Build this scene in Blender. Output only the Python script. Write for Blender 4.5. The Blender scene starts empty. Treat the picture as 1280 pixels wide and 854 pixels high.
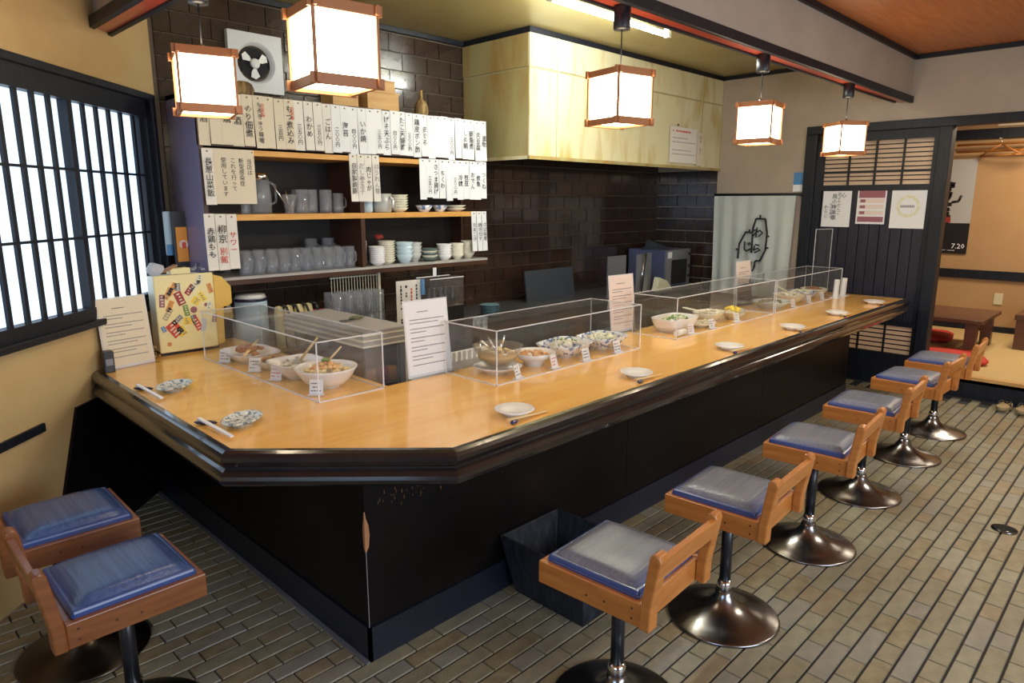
import bpy, bmesh, math, random
from mathutils import Vector, Matrix, Euler
random.seed(7)
R = math.radians; PI = math.pi
S = bpy.context.scene; C = S.collection

# ---------------------------------------------------------------- camera, world, lights, exposure
cam_d = bpy.data.cameras.new('camera'); cam = bpy.data.objects.new('camera', cam_d); C.objects.link(cam)
cam.location = (0, 0, 1.55)
cam.rotation_euler = (R(90 - 11.55), 0, R(44.5 - 90))
cam_d.sensor_width = 36; cam_d.lens = 853.0 * 36 / 1280; cam_d.clip_start = 0.02
S.camera = cam
S.view_settings.view_transform = 'Standard'; S.view_settings.look = 'None'
S.view_settings.gamma = 1; S.view_settings.use_curve_mapping = False
S.view_settings.exposure = 1.15
w = bpy.data.worlds.new('world'); S.world = w; w.use_nodes = True
w.node_tree.nodes['Background'].inputs[0].default_value = (.75, .85, 1, 1)
w.node_tree.nodes['Background'].inputs[1].default_value = .3

def area(name, loc, rot, sx, sy, power, col):
    d = bpy.data.lights.new(name, 'AREA'); d.shape = 'RECTANGLE'; d.size = sx; d.size_y = sy
    d.energy = power; d.color = col
    o = bpy.data.objects.new(name, d); C.objects.link(o); o.location = loc; o.rotation_euler = rot
    return o
# daylight through the entrance window behind the camera, plus fill added at the right
area('entrance_daylight', (-2.32, .0, 1.75), (R(90), 0, R(-90)), 2.2, 1.2, 30, (.50, .72, 1))
area('right_daylight_fill', (1.6, -2.32, 1.5), (R(90), 0, 0), 2.4, 1.3, 46, (.78, .89, 1))
area('dining_ceiling_light', (4.6, -.8, 2.66), (0, 0, 0), 1.2, .3, 27, (1, .90, .70))
area('tatami_ceiling_light', (7.7, .9, 2.5), (0, 0, 0), .8, .8, 22, (1, .84, .62))

# ---------------------------------------------------------------- materials
M = {}
def mat(name, col, rough=.5, metal=0, coat=0, noise=0, nscale=8, col2=None, bump=0, bscale=60, spec=.5, stretch=(1, 1, 1), detail=4, coat_r=.05, emis=None, estr=0, contrast=(.35, .65), distort=0):
    m = bpy.data.materials.new(name); m.use_nodes = True; M[name] = m
    nt = m.node_tree; b = nt.nodes['Principled BSDF']
    b.inputs['Base Color'].default_value = (*col, 1); b.inputs['Roughness'].default_value = rough
    b.inputs['Metallic'].default_value = metal; b.inputs['Coat Weight'].default_value = coat
    b.inputs['Coat Roughness'].default_value = coat_r; b.inputs['Specular IOR Level'].default_value = spec
    if emis:
        b.inputs['Emission Color'].default_value = (*emis, 1); b.inputs['Emission Strength'].default_value = estr
    if col2 or noise or bump:
        tc = nt.nodes.new('ShaderNodeTexCoord'); mp = nt.nodes.new('ShaderNodeMapping')
        nt.links.new(tc.outputs['Object'], mp.inputs[0]); mp.inputs['Scale'].default_value = stretch
    if col2:
        n = nt.nodes.new('ShaderNodeTexNoise'); n.inputs['Scale'].default_value = nscale; n.inputs['Detail'].default_value = detail
        n.inputs['Distortion'].default_value = distort
        r = nt.nodes.new('ShaderNodeValToRGB')
        r.color_ramp.elements[0].position = contrast[0]; r.color_ramp.elements[1].position = contrast[1]
        r.color_ramp.elements[0].color = (*col, 1); r.color_ramp.elements[1].color = (*col2, 1)
        nt.links.new(mp.outputs[0], n.inputs['Vector']); nt.links.new(n.outputs[0], r.inputs[0]); nt.links.new(r.outputs[0], b.inputs['Base Color'])
    if bump:
        n2 = nt.nodes.new('ShaderNodeTexNoise'); n2.inputs['Scale'].default_value = bscale; n2.inputs['Detail'].default_value = 3
        bp = nt.nodes.new('ShaderNodeBump'); bp.inputs['Strength'].default_value = bump; bp.inputs['Distance'].default_value = .01
        nt.links.new(mp.outputs[0], n2.inputs['Vector']); nt.links.new(n2.outputs[0], bp.inputs['Height']); nt.links.new(bp.outputs[0], b.inputs['Normal'])
    return m
def clear(name, tint, gloss, body, rough=.03, bodycol=(1, 1, 1)):
    """thin clear plastic or glass: see-through, with a mirror sheen that grows at a slant and a little milky body"""
    m = bpy.data.materials.new(name); m.use_nodes = True; M[name] = m
    nt = m.node_tree; nt.nodes.clear()
    o = nt.nodes.new('ShaderNodeOutputMaterial'); t = nt.nodes.new('ShaderNodeBsdfTransparent'); t.inputs[0].default_value = (*tint, 1)
    g = nt.nodes.new('ShaderNodeBsdfGlossy'); g.inputs['Roughness'].default_value = rough
    d = nt.nodes.new('ShaderNodeBsdfDiffuse'); d.inputs[0].default_value = (*bodycol, 1)
    lw = nt.nodes.new('ShaderNodeLayerWeight'); lw.inputs[0].default_value = .5
    pw_ = nt.nodes.new('ShaderNodeMath'); pw_.operation = 'POWER'; pw_.inputs[1].default_value = 4; ma = nt.nodes.new('ShaderNodeMath'); ma.operation = 'MULTIPLY_ADD'; ma.inputs[1].default_value = gloss; ma.inputs[2].default_value = .035
    nt.links.new(lw.outputs['Facing'], pw_.inputs[0]); nt.links.new(pw_.outputs[0], ma.inputs[0])
    m1 = nt.nodes.new('ShaderNodeMixShader'); m2 = nt.nodes.new('ShaderNodeMixShader')
    nt.links.new(ma.outputs[0], m1.inputs[0]); nt.links.new(t.outputs[0], m1.inputs[1]); nt.links.new(g.outputs[0], m1.inputs[2])
    m2.inputs[0].default_value = body
    nt.links.new(m1.outputs[0], m2.inputs[1]); nt.links.new(d.outputs[0], m2.inputs[2]); nt.links.new(m2.outputs[0], o.inputs[0])
    return m
def emit(name, col, strength):
    m = bpy.data.materials.new(name); m.use_nodes = True; M[name] = m
    nt = m.node_tree; nt.nodes.clear(); o = nt.nodes.new('ShaderNodeOutputMaterial'); e = nt.nodes.new('ShaderNodeEmission')
    e.inputs[0].default_value = (*col, 1); e.inputs[1].default_value = strength; nt.links.new(e.outputs[0], o.inputs[0])
    return m

mat('plaster', (.50, .34, .15), .92, col2=(.56, .40, .19), nscale=2.5, bump=.25, bscale=160)
mat('plaster_far', (.40, .33, .26), .92, col2=(.45, .37, .29), nscale=3, bump=.2, bscale=160)
mat('plaster_room', (.42, .245, .11), .9, col2=(.46, .28, .13), nscale=2)
mat('black_wood', (.006, .0075, .012), .48, spec=.35, col2=(.012, .014, .022), nscale=6, stretch=(8, 8, 1))
mat('board_wood', (.011, .011, .019), .45, spec=.4, col2=(.022, .020, .034), nscale=9, stretch=(9, 9, .8))
mat('ceiling_wood', (.46, .165, .045), .45, col2=(.36, .11, .03), nscale=3, stretch=(1, 10, 1))
mat('kitchen_ceiling', (.42, .35, .16), .3, col2=(.34, .26, .09), nscale=2)
mat('red_wood', (.45, .07, .035), .3, coat=.3)
mat('grout_floor', (.020, .020, .026), .8)
for i, (a, b_) in enumerate([((.25, .225, .145), (.20, .18, .115)), ((.22, .205, .145), (.27, .25, .17)), ((.26, .22, .13), (.19, .155, .09)), ((.205, .195, .16), (.25, .23, .18)), ((.22, .17, .10), (.26, .21, .13))]):
    mat('floor_tile_%d' % i, a, .42, col2=b_, nscale=18, bump=.25, bscale=150)
mat('grout_wall', (.10, .075, .05), .8)
mat('wall_tile', (.030, .016, .011), .16, coat=.5, col2=(.042, .023, .016), nscale=7)
mat('wall_tile_b', (.036, .022, .015), .18, coat=.5, col2=(.028, .017, .012), nscale=7)
mat('counter_wood', (.95, .55, .135), .22, coat=.5, coat_r=.06, col2=(.90, .47, .10), nscale=2.2, stretch=(1, 9, 1), detail=6)
mat('lacquer', (.012, .010, .011), .16, coat=.6, col2=(.03, .017, .012), nscale=3, contrast=(.5, .8))
mat('counter_front', (.006, .005, .0055), .38, spec=.14, col2=(.011, .007, .006), nscale=4, stretch=(1, 1, .4), contrast=(.45, .8))
mat('kick', (.010, .013, .026), .4)
mat('bare_wood', (.42, .19, .08), .6)
mat('kerb', (.14, .15, .17), .6)
mat('stool_wood', (.50, .19, .042), .34, coat=.15, col2=(.36, .115, .022), nscale=5, stretch=(1, 1, 9), contrast=(.35, .75))
mat('stool_wood_dark', (.27, .095, .026), .36, coat=.15, col2=(.18, .055, .015), nscale=5, stretch=(1, 1, 9))
mat('vinyl', (.095, .12, .20), .36, col2=(.165, .175, .225), nscale=90, stretch=(.04, 1, 1), bump=.15, bscale=200, contrast=(.3, .7))
mat('vinyl_blue', (.035, .07, .24), .28)
mat('vinyl_navy', (.04, .08, .21), .24, col2=(.065, .12, .29), nscale=90, stretch=(.04, 1, 1), bump=.12, bscale=200)
mat('steel', (.22, .215, .22), .24, metal=1)
mat('steel_dark', (.10, .09, .08), .3, metal=1)
mat('chrome', (.75, .75, .77), .1, metal=1)
mat('black_metal', (.012, .013, .018), .35)
mat('stone_box', (.007, .009, .015), .6, col2=(.026, .032, .046), nscale=45, stretch=(1, 1, .4), contrast=(.4, .75))
mat('paper', (.78, .79, .80), .85)
mat('paper_cream', (.70, .62, .47), .85)
mat('paper_mid', (.76, .73, .66), .85)
mat('paper_pink', (.74, .62, .56), .8)
mat('ink', (.02, .02, .025), .7)
mat('ink_red', (.60, .07, .05), .7)
mat('ink_grey', (.22, .20, .22), .7)
mat('brass_pin', (.25, .18, .08), .4, metal=.6)
mat('shelf_wood', (.72, .38, .10), .45, col2=(.62, .30, .07), nscale=5, stretch=(1, 8, 8))
mat('shelf_dark', (.050, .020, .012), .4, col2=(.075, .03, .016), nscale=6, stretch=(1, 1, .3))
mat('shelf_steel', (.42, .40, .38), .35)
mat('shelf_side', (.16, .13, .20), .3)
mat('shelf_inside', (.012, .008, .007), .6)
mat('hood_paint', (.70, .65, .42), .38, col2=(.52, .38, .10), nscale=2.6, detail=9, stretch=(2.2, 2.2, .6), contrast=(.50, .70), distort=.6)
mat('hood_stained_shaded', (.42, .36, .16), .4, col2=(.36, .20, .045), nscale=2.4, detail=8, stretch=(2, 2, .5), contrast=(.42, .68), distort=.5)  # grease stains, with the left side's shade darkened into the base colour
mat('hood_edge', (.45, .38, .2), .5)
mat('lamp_wood', (.38, .14, .045), .5)
emit('lamp_paper', (1, .82, .56), 7.5)
emit('tube_light', (.95, 1, .93), 80)
mat('white_plastic', (.80, .80, .76), .35)
mat('white_china', (.82, .80, .78), .18, coat=.3)
mat('cream_china', (.70, .66, .52), .2, coat=.3)
mat('pale_blue_china', (.50, .64, .70), .2, coat=.3)
mat('teal_china', (.12, .22, .26), .3, coat=.2)
mat('green_china', (.10, .14, .12), .25, coat=.2)
mat('grey_china', (.46, .46, .44), .3, coat=.2)
mat('blue_pattern', (.78, .80, .80), .2, coat=.3, col2=(.12, .20, .42), nscale=42, contrast=(.52, .60))
mat('plate_pattern', (.66, .68, .64), .22, coat=.3, col2=(.10, .17, .22), nscale=70, contrast=(.50, .60))
mat('navy_glaze', (.015, .015, .09), .2, coat=.4)
mat('indigo', (.02, .012, .05), .3, coat=.3)
mat('chopstick', (.80, .58, .28), .5)
mat('fried', (.42, .17, .04), .65, col2=(.28, .09, .02), nscale=40, bump=.6, bscale=50)
mat('brown_stew', (.30, .11, .035), .5, col2=(.42, .2, .07), nscale=50, bump=.6, bscale=60)
mat('salmon_food', (.72, .30, .09), .5, col2=(.82, .5, .2), nscale=45, bump=.6, bscale=60)
mat('potato', (.74, .56, .26), .55, col2=(.80, .66, .36), nscale=35, bump=.5, bscale=50)
mat('leaf_green', (.10, .22, .03), .5, col2=(.22, .34, .08), nscale=40)
mat('pale_salad', (.66, .68, .42), .5, col2=(.80, .76, .62), nscale=45, bump=.6, bscale=60)
mat('tofu', (.80, .76, .66), .5, col2=(.66, .58, .44), nscale=45, bump=.5, bscale=60)
mat('broth', (.58, .38, .14), .25)
mat('dark_food', (.06, .08, .04), .5, col2=(.2, .2, .1), nscale=60, bump=.5)
mat('yellow', (.85, .62, .05), .5)
mat('cream_enamel', (.80, .70, .36), .35)
mat('cream_enamel_side', (.78, .74, .58), .35)
mat('ochre_enamel', (.70, .44, .09), .35)
mat('black_plastic', (.012, .012, .014), .4)
mat('grey_plastic', (.20, .21, .23), .4)
mat('dark_board', (.035, .042, .055), .4)
mat('steel_panel', (.30, .31, .34), .35, metal=.7)
mat('blue_steel', (.14, .16, .30), .3, metal=.5)
mat('bench_steel', (.22, .22, .22), .35, metal=.8)
mat('noren_cloth', (.56, .60, .57), .9, bump=.3, bscale=300)
mat('tatami', (.52, .36, .15), .8, col2=(.58, .42, .19), nscale=30, stretch=(1, 20, 1))
mat('table_brown', (.11, .045, .025), .35, coat=.3)
mat('red_cloth', (.55, .045, .03), .8)
mat('shoji_wash', (.50, .42, .40), .8)
mat('poster_grey', (.42, .42, .40), .5)
mat('poster_black', (.015, .013, .012), .4)
mat('poster_red', (.30, .03, .025), .5)
mat('poster_maroon', (.30, .10, .13), .5)
mat('sign_blue', (.08, .25, .50), .5)
mat('pale_blue', (.45, .60, .72), .5)
mat('orange', (.72, .28, .04), .6)
mat('hanger_wood', (.40, .15, .03), .5)
mat('straw', (.42, .27, .09), .7, col2=(.10, .05, .02), nscale=40, stretch=(1, 1, .2), bump=.6, bscale=60)
mat('box_wood', (.58, .34, .12), .6, col2=(.48, .26, .08), nscale=4, stretch=(1, 1, 8))
mat('pink_plastic', (.80, .08, .16), .4)
mat('outlet', (.62, .56, .36), .5)
mat('duct_white', (.66, .67, .66), .4)
mat('dark_void', (.004, .004, .005), .8)
mat('clog', (.32, .24, .12), .7)
clear('acrylic', (.985, .988, .99), .35, .012)
clear('acrylic_edge', (.8, .8, .8), .5, .6, .1, (.95, .95, .97))
clear('glass', (.95, .96, .97), .9, .10, .10, (.85, .88, .95))
clear('glass_bowl', (.95, .93, .88), .5, .08, .05, (.95, .9, .8))
clear('plastic_bag', (.8, .82, .85), .5, .45, .2, (.85, .87, .9))

def emission_cloth(name, col, strength, col2, scale):
    m = bpy.data.materials.new(name); m.use_nodes = True; M[name] = m
    nt = m.node_tree; nt.nodes.clear(); o = nt.nodes.new('ShaderNodeOutputMaterial'); e = nt.nodes.new('ShaderNodeEmission')
    tc = nt.nodes.new('ShaderNodeTexCoord'); n = nt.nodes.new('ShaderNodeTexNoise'); n.inputs['Scale'].default_value = scale
    r = nt.nodes.new('ShaderNodeValToRGB'); r.color_ramp.elements[0].position = .3; r.color_ramp.elements[1].position = .7
    r.color_ramp.elements[0].color = (*col, 1); r.color_ramp.elements[1].color = (*col2, 1)
    nt.links.new(tc.outputs['Object'], n.inputs['Vector']); nt.links.new(n.outputs[0], r.inputs[0]); nt.links.new(r.outputs[0], e.inputs[0])
    e.inputs[1].default_value = strength; nt.links.new(e.outputs[0], o.inputs[0]); return m
emission_cloth('shoji_glow', (.50, .70, .95), .85, (.74, .87, 1), 1.6)

# ---------------------------------------------------------------- mesh helpers
class B:
    def __init__(s): s.bm = bmesh.new()
    def box(s, x0, x1, y0, y1, z0, z1, mi=0):
        v = [s.bm.verts.new(p) for p in ((x0, y0, z0), (x1, y0, z0), (x1, y1, z0), (x0, y1, z0), (x0, y0, z1), (x1, y0, z1), (x1, y1, z1), (x0, y1, z1))]
        for f in ((3, 2, 1, 0), (4, 5, 6, 7), (0, 1, 5, 4), (1, 2, 6, 5), (2, 3, 7, 6), (3, 0, 4, 7)):
            s.bm.faces.new([v[i] for i in f]).material_index = mi
        return s
    def cbox(s, c, size, rot=None, taper=1):
        m = Matrix.Translation(c) @ (Euler(rot).to_matrix().to_4x4() if rot else Matrix())
        hx, hy, hz = size[0] / 2, size[1] / 2, size[2] / 2
        P = [(-hx, -hy, -hz), (hx, -hy, -hz), (hx, hy, -hz), (-hx, hy, -hz), (-hx * taper, -hy * taper, hz), (hx * taper, -hy * taper, hz), (hx * taper, hy * taper, hz), (-hx * taper, hy * taper, hz)]
        v = [s.bm.verts.new(m @ Vector(p)) for p in P]
        for f in ((3, 2, 1, 0), (4, 5, 6, 7), (0, 1, 5, 4), (1, 2, 6, 5), (2, 3, 7, 6), (3, 0, 4, 7)): s.bm.faces.new([v[i] for i in f])
        return s
    def prism(s, pts, z0, z1, axis='z'):
        def q(a, b, c): return {'z': (a, b, c), 'y': (a, c, b), 'x': (c, a, b)}[axis]
        lo = [s.bm.verts.new(q(a, b, z0)) for a, b in pts]; hi = [s.bm.verts.new(q(a, b, z1)) for a, b in pts]
        n = len(pts); s.bm.faces.new(lo[::-1]); s.bm.faces.new(hi)
        for i in range(n): s.bm.faces.new((lo[i], lo[(i + 1) % n], hi[(i + 1) % n], hi[i]))
        return s
    def lathe(s, prof, n=24, c=(0, 0, 0), sx=1, sy=1, sq=None, a0=0, smooth=True):
        """profile of (radius, z) turned about the vertical; sq squares the round off"""
        rings = []
        for r, z in prof:
            ring = []
            for i in range(n):
                a = 2 * PI * i / n + a0; ca, sa = math.cos(a), math.sin(a); k = 1
                if sq: k = (abs(ca) ** sq + abs(sa) ** sq) ** (-1 / sq)
                ring.append(s.bm.verts.new((c[0] + max(r, 1e-4) * ca * k * sx, c[1] + max(r, 1e-4) * sa * k * sy, c[2] + z)))
            rings.append(ring)
        for a, b in zip(rings, rings[1:]):
            for i in range(n):
                f = s.bm.faces.new((a[i], a[(i + 1) % n], b[(i + 1) % n], b[i])); f.smooth = smooth
        s.bm.faces.new(rings[0][::-1]); s.bm.faces.new(rings[-1])
        return s
    def tube(s, p, q, r, n=8, r2=None):
        p, q = Vector(p), Vector(q); d = (q - p).normalized(); u = d.orthogonal().normalized(); v = d.cross(u)
        A = [s.bm.verts.new(p + r * (math.cos(2 * PI * i / n) * u + math.sin(2 * PI * i / n) * v)) for i in range(n)]
        r2 = r if r2 is None else r2
        D = [s.bm.verts.new(q + r2 * (math.cos(2 * PI * i / n) * u + math.sin(2 * PI * i / n) * v)) for i in range(n)]
        for i in range(n):
            f = s.bm.faces.new((A[i], A[(i + 1) % n], D[(i + 1) % n], D[i])); f.smooth = True
        s.bm.faces.new(A[::-1]); s.bm.faces.new(D); return s
    def path(s, pts, r, n=8):
        for a, b in zip(pts, pts[1:]): s.tube(a, b, r, n)
        return s
    def blob(s, c, r, sz=(1, 1, 1), sub=1, jit=.18):
        rr = bmesh.ops.create_icosphere(s.bm, subdivisions=sub, radius=1)
        for v in rr['verts']:
            k = r * (1 + random.uniform(-jit, jit)); v.co = Vector((v.co.x * sz[0] * k + c[0], v.co.y * sz[1] * k + c[1], v.co.z * sz[2] * k + c[2]))
        return s
    def build(s, name, m, parent=None, bevel=0, smooth=None, kind=None, seg=2, solid=0):
        bmesh.ops.recalc_face_normals(s.bm, faces=s.bm.faces)
        me = bpy.data.meshes.new(name); s.bm.to_mesh(me); s.bm.free()
        o = bpy.data.objects.new(name, me); C.objects.link(o)
        for x in (m if isinstance(m, (list, tuple)) else [m]): me.materials.append(M[x] if isinstance(x, str) else x)
        if parent: o.parent = parent
        if smooth:
            for p in me.polygons: p.use_smooth = True
        if solid:
            md = o.modifiers.new('thick', 'SOLIDIFY'); md.thickness = solid; md.offset = 0
        if bevel:
            md = o.modifiers.new('edge', 'BEVEL'); md.width = bevel; md.segments = seg; md.limit_method = 'ANGLE'; md.angle_limit = R(40)
        if kind: o['kind'] = kind
        return o
def box(name, m, x0, x1, y0, y1, z0, z1, parent=None, **k): return B().box(x0, x1, y0, y1, z0, z1).build(name, m, parent, **k)
def tag(o, label, cat, group=None):
    o['label'] = label; o['category'] = cat
    if group: o['group'] = group
    return o
def thing(name, label, cat, loc=(0, 0, 0), rz=0, group=None):
    o = bpy.data.objects.new(name, None); C.objects.link(o); o.location = loc; o.rotation_euler = (0, 0, rz); o.empty_display_size = .05
    return tag(o, label, cat, group)
def copy_tree(o, parent=None):
    c = o.copy(); C.objects.link(c); c.parent = parent
    for ch in [x for x in C.objects if x.parent == o]: copy_tree(ch, c)
    return c
def dup(o, label, loc, rz=None, group=None):
    c = copy_tree(o); c.location = loc; c['label'] = label
    if rz is not None: c.rotation_euler = (0, 0, rz)
    if group: c['group'] = group
    return c
ORD = ['first', 'second', 'third', 'fourth', 'fifth', 'sixth', 'seventh', 'eighth', 'ninth', 'tenth', 'eleventh', 'twelfth', 'thirteenth', 'fourteenth', 'fifteenth', 'sixteenth', 'seventeenth', 'eighteenth']
def nth(i, n, a, b):
    """'third from a' counted from the nearer end"""
    return ('%s from the %s' % (ORD[i], a)) if i < (n + 1) // 2 else ('%s from the %s' % (ORD[n - 1 - i], b))
_txt = {}
def text_mesh(s, size, bold=0):
    k = (s, size, bold)
    if k not in _txt:
        cu = bpy.data.curves.new('t', 'FONT'); cu.body = s; cu.size = size; cu.align_x = 'CENTER'; cu.align_y = 'CENTER'; cu.space_line = .98; cu.resolution_u = 1; cu.offset = bold * size
        o = bpy.data.objects.new('t', cu); C.objects.link(o); bpy.context.view_layer.update()
        me = bpy.data.meshes.new_from_object(o.evaluated_get(bpy.context.evaluated_depsgraph_get()))
        bpy.data.objects.remove(o); _txt[k] = me
    return _txt[k]
def lettering(s, size, m, parent, loc, rot=(R(90), 0, 0), vertical=False, name='lettering', sx=1, bold=.006):
    me = text_mesh('\n'.join(s) if vertical else s, size, bold).copy(); me.materials.clear(); me.materials.append(M[m])
    o = bpy.data.objects.new(name, me); C.objects.link(o); o.location = loc; o.rotation_euler = rot; o.scale = (sx, 1, 1)
    if parent: o.parent = parent
    return o
def scribble(w, h, rows, vertical=False, seed=0, cx=0, cz=0, y=0, dens=.8, th=.35):
    """broken strokes of print too small to read, on the plane y, facing -y"""
    rnd = random.Random(seed); b = B()
    for r in range(rows):
        L = (h if vertical else w); pitch = (w if vertical else h) / rows; t = 0; end = L * rnd.uniform(.55, 1)
        while t < end:
            d = rnd.uniform(.4, 1.0) * pitch * .7
            if rnd.random() < dens:
                a = -L / 2 + t; c2 = -((w if vertical else h) / 2) + (r + .5) * pitch; k = pitch * th / 2 * rnd.uniform(.6, 1)
                if vertical: b.box(cx - c2 - k, cx - c2 + k, y - .0006, y, cz - (a + d), cz - a)
                else: b.box(cx + a, cx + a + d, y - .0006, y, cz - c2 - k, cz - c2 + k)
            t += d + pitch * .18
    return b

# ================================================================ THE SETTING
ZK, ZD, YB, XF = 2.73, 2.70, 4.12, 6.4      # kitchen ceiling, dining ceiling, back wall, far wall
def st(name, m, *a, parent=None, **k): return box(name, m, *a, parent=parent, **({} if parent else dict(kind='structure')), **k)

# floor: dark grout bed, tiles laid in alternating long and short pieces
floor = st('floor', 'grout_floor', -2.6, XF, -2.6, 4.3, -.08, -.006)
rp = .068
def floor_rows():                       # long and short tiles in turn, each short one over the middle of a long one
    out = []
    for j in range(-46, 54):
        y = .650 + j * rp; x = 2.381 - .363 * 11 + (.1815 if j % 2 else 0); k = 0
        while x < XF - .05:
            L = .121 if k % 2 == 0 else .242
            out.append((x, y, L)); x += L; k += 1
    return out
def in_view(x, y, z=0):
    a = R(44.5); t = R(11.55); f = x * math.cos(a) + y * math.sin(a); r_ = x * math.sin(a) - y * math.cos(a); dz = z - 1.55
    d = f * math.cos(t) - dz * math.sin(t); u = dz * math.cos(t) + f * math.sin(t)
    if d < .1: return None
    X = 640 + 853 * r_ / d; Y = 427 - 853 * u / d
    return (X, Y, d) if -60 < X < 1340 and -60 < Y < 930 else None
tiles = []
for x, y, L in floor_rows():
    if x > 1.2 and x + L < 5.6 and y > 1.9: continue
    if x + L - y < -2.72: continue
    if x + L > 6.36 and y > -3: continue
    v = in_view(x + L / 2, y + rp / 2)
    near = v is not None and 0 < v[0] < 1280 and v[1] < 854
    tiles.append((v[2] if near else 99 + random.random(), x, y, L))
tiles.sort()
proto = {}
def tile_geo(b, x, y, L, dz, mi, g=.0036, gx=.0016):
    z1 = dz; z0 = -.006; e = .0025
    x0, x1, y0, y1 = x + gx, x + L - gx, y + g, y + rp - g
    lo = [b.bm.verts.new(p) for p in ((x0, y0, z0), (x1, y0, z0), (x1, y1, z0), (x0, y1, z0))]
    hi = [b.bm.verts.new(p) for p in ((x0 + e, y0 + e, z1), (x1 - e, y0 + e, z1), (x1 - e, y1 - e, z1), (x0 + e, y1 - e, z1))]
    b.bm.faces.new(hi).material_index = mi
    for i in range(4): b.bm.faces.new((lo[i], lo[(i + 1) % 4], hi[(i + 1) % 4], hi[i])).material_index = mi
TM = ['floor_tile_%d' % i for i in range(5)]
for k, (d, x, y, L) in enumerate(tiles[:300]):
    mi = random.choice((0, 0, 1, 1, 2, 3, 4)); key = (L, mi)
    if key not in proto:
        b = B(); tile_geo(b, -L / 2, -rp / 2, L, 0, 0); proto[key] = b.build('tile', TM[mi]); o = proto[key]
    else: o = proto[key].copy(); C.objects.link(o)
    o.parent = floor; o.location = (x + L / 2, y + rp / 2, random.uniform(-.001, .001))
b = B()
for d, x, y, L in tiles[300:]: tile_geo(b, x, y, L, random.uniform(-.001, .001), random.choice((0, 0, 1, 1, 2, 3, 4)))
b.build('tile', TM, floor, kind='stuff')

# back wall behind the shelves: dark glazed tile, running bond
wall_back = st('wall_back', 'grout_wall', 1.30, XF + .1, YB, YB + .1, 0, ZK)
th, tw = .120, .222; big = []; small = []
def wall_tile(b, u0, u1, z0, z1, face, dep=.008, mi=0):
    g = .0018; e = .0025; P = []
    for (a, c, k) in ((u0 + g, z0 + g, 0), (u1 - g, z0 + g, 0), (u1 - g, z1 - g, 0), (u0 + g, z1 - g, 0), (u0 + g + e, z0 + g + e, dep), (u1 - g - e, z0 + g + e, dep), (u1 - g - e, z1 - g - e, dep), (u0 + g + e, z1 - g - e, dep)):
        P.append(b.bm.verts.new(face(a, c, k)))
    for f in ((4, 5, 6, 7), (0, 1, 5, 4), (1, 2, 6, 5), (2, 3, 7, 6), (3, 0, 4, 7)): b.bm.faces.new([P[i] for i in f]).material_index = mi
tl = []
for r in range(int(ZK / th) + 1):
    z0 = ZK - .04 - (r + 1) * th
    if z0 < .55: break
    x = 1.42 - (tw / 2 if r % 2 else 0)
    while x < XF:
        a, c = max(x, 1.44), min(x + tw, XF)
        if c - a > .03:
            hid = (z0 > 1.9 and a > 3.75) or (1.55 < a < 3.4 and z0 < 1.98)
            tl.append((hid, -z0, a, c, z0))
        x += tw
tl.sort(); vis = [t for t in tl if not t[0]]; rest = [t for t in tl if t[0]] + vis[300:]
cache = {}
for _, _, a, c, z0 in vis[:300]:
    W_ = round(c - a, 4); mi = random.choice((0, 0, 1)); key = (W_, mi)
    if key not in cache:
        b = B(); wall_tile(b, 0, W_, 0, th, lambda u, z, k: (u, -k, z)); cache[key] = b.build('tile', ('wall_tile', 'wall_tile_b')[mi]); o = cache[key]
    else: o = cache[key].copy(); C.objects.link(o)
    o.parent = wall_back; o.location = (a, YB + random.uniform(-.0006, .0004), z0); o.rotation_euler = (random.uniform(-.003, .003), 0, random.uniform(-.003, .003))
b = B()
for _, _, a, c, z0 in rest: wall_tile(b, a, c, z0, z0 + th, lambda u, z, k: (u, YB - k, z), mi=random.choice((0, 0, 1)))
b.build('tile', ['wall_tile', 'wall_tile_b'], wall_back, kind='stuff')

# far wall: tiled return, plaster, header, lattice door, opening into the tatami room
wall_far = st('wall_far', 'plaster_far', XF, XF + .12, 2.555, YB + .1, -.05, ZD + .05)
box('wall_panel', 'plaster_far', XF, XF + .12, -2.7, 2.555, 2.205, ZD + .05, wall_far)
box('wall_panel', 'plaster_far', XF, XF + .12, -2.7, -.6, -.05, 2.205, wall_far)
b = B(); r = 0; z = 1.86
while z > .5:
    y = 3.42 - (tw / 2 if r % 2 else 0)
    while y < YB:
        a, c = max(y, 3.425), min(y + tw, YB)
        if c - a > .02: wall_tile(b, a, c, z - th, z, lambda u, zz, k: (XF - k, u, zz), mi=random.choice((0, 1)))
        y += tw
    z -= th; r += 1
b.build('tile', ['wall_tile', 'wall_tile_b'], wall_far, kind='stuff')
trim_1 = st('trim_1', 'black_wood', XF - .03, XF + .10, -.7, 2.57, 2.135, 2.205, bevel=.004)      # header over the door
box('upper_rail', 'black_wood', XF + .0, XF + .08, 1.53, 2.44, 2.06, 2.135, trim_1)
trim_2 = st('trim_2', 'black_wood', XF - .03, XF + .10, 2.47, 2.57, -.05, 2.135, bevel=.004)          # post beside the noren
trim_3 = st('trim_3', 'black_wood', XF - .03, XF + .10, 1.435, 1.525, -.05, 2.135, bevel=.004)        # post at the opening
door_1 = thing('door_1', 'x', 'door', (XF, 0, 0)); del door_1['label']; del door_1['category']; door_1['kind'] = 'structure'
def dpart(name, m, y0, y1, z0, z1, dx0=.0, dx1=.03, **k): return box(name, m, dx0, dx1, y0, y1, z0, z1, door_1, **k)
dpart('frame', 'black_wood', 2.405, 2.47, -.05, 2.06, -.005, .04); dpart('frame', 'black_wood', 1.525, 1.56, -.05, 2.06, -.005, .04)
dpart('rail', 'black_wood', 1.56, 2.405, 1.645, 1.695, -.005, .04); dpart('rail', 'black_wood', 1.56, 2.405, .51, .545, -.005, .04)
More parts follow.
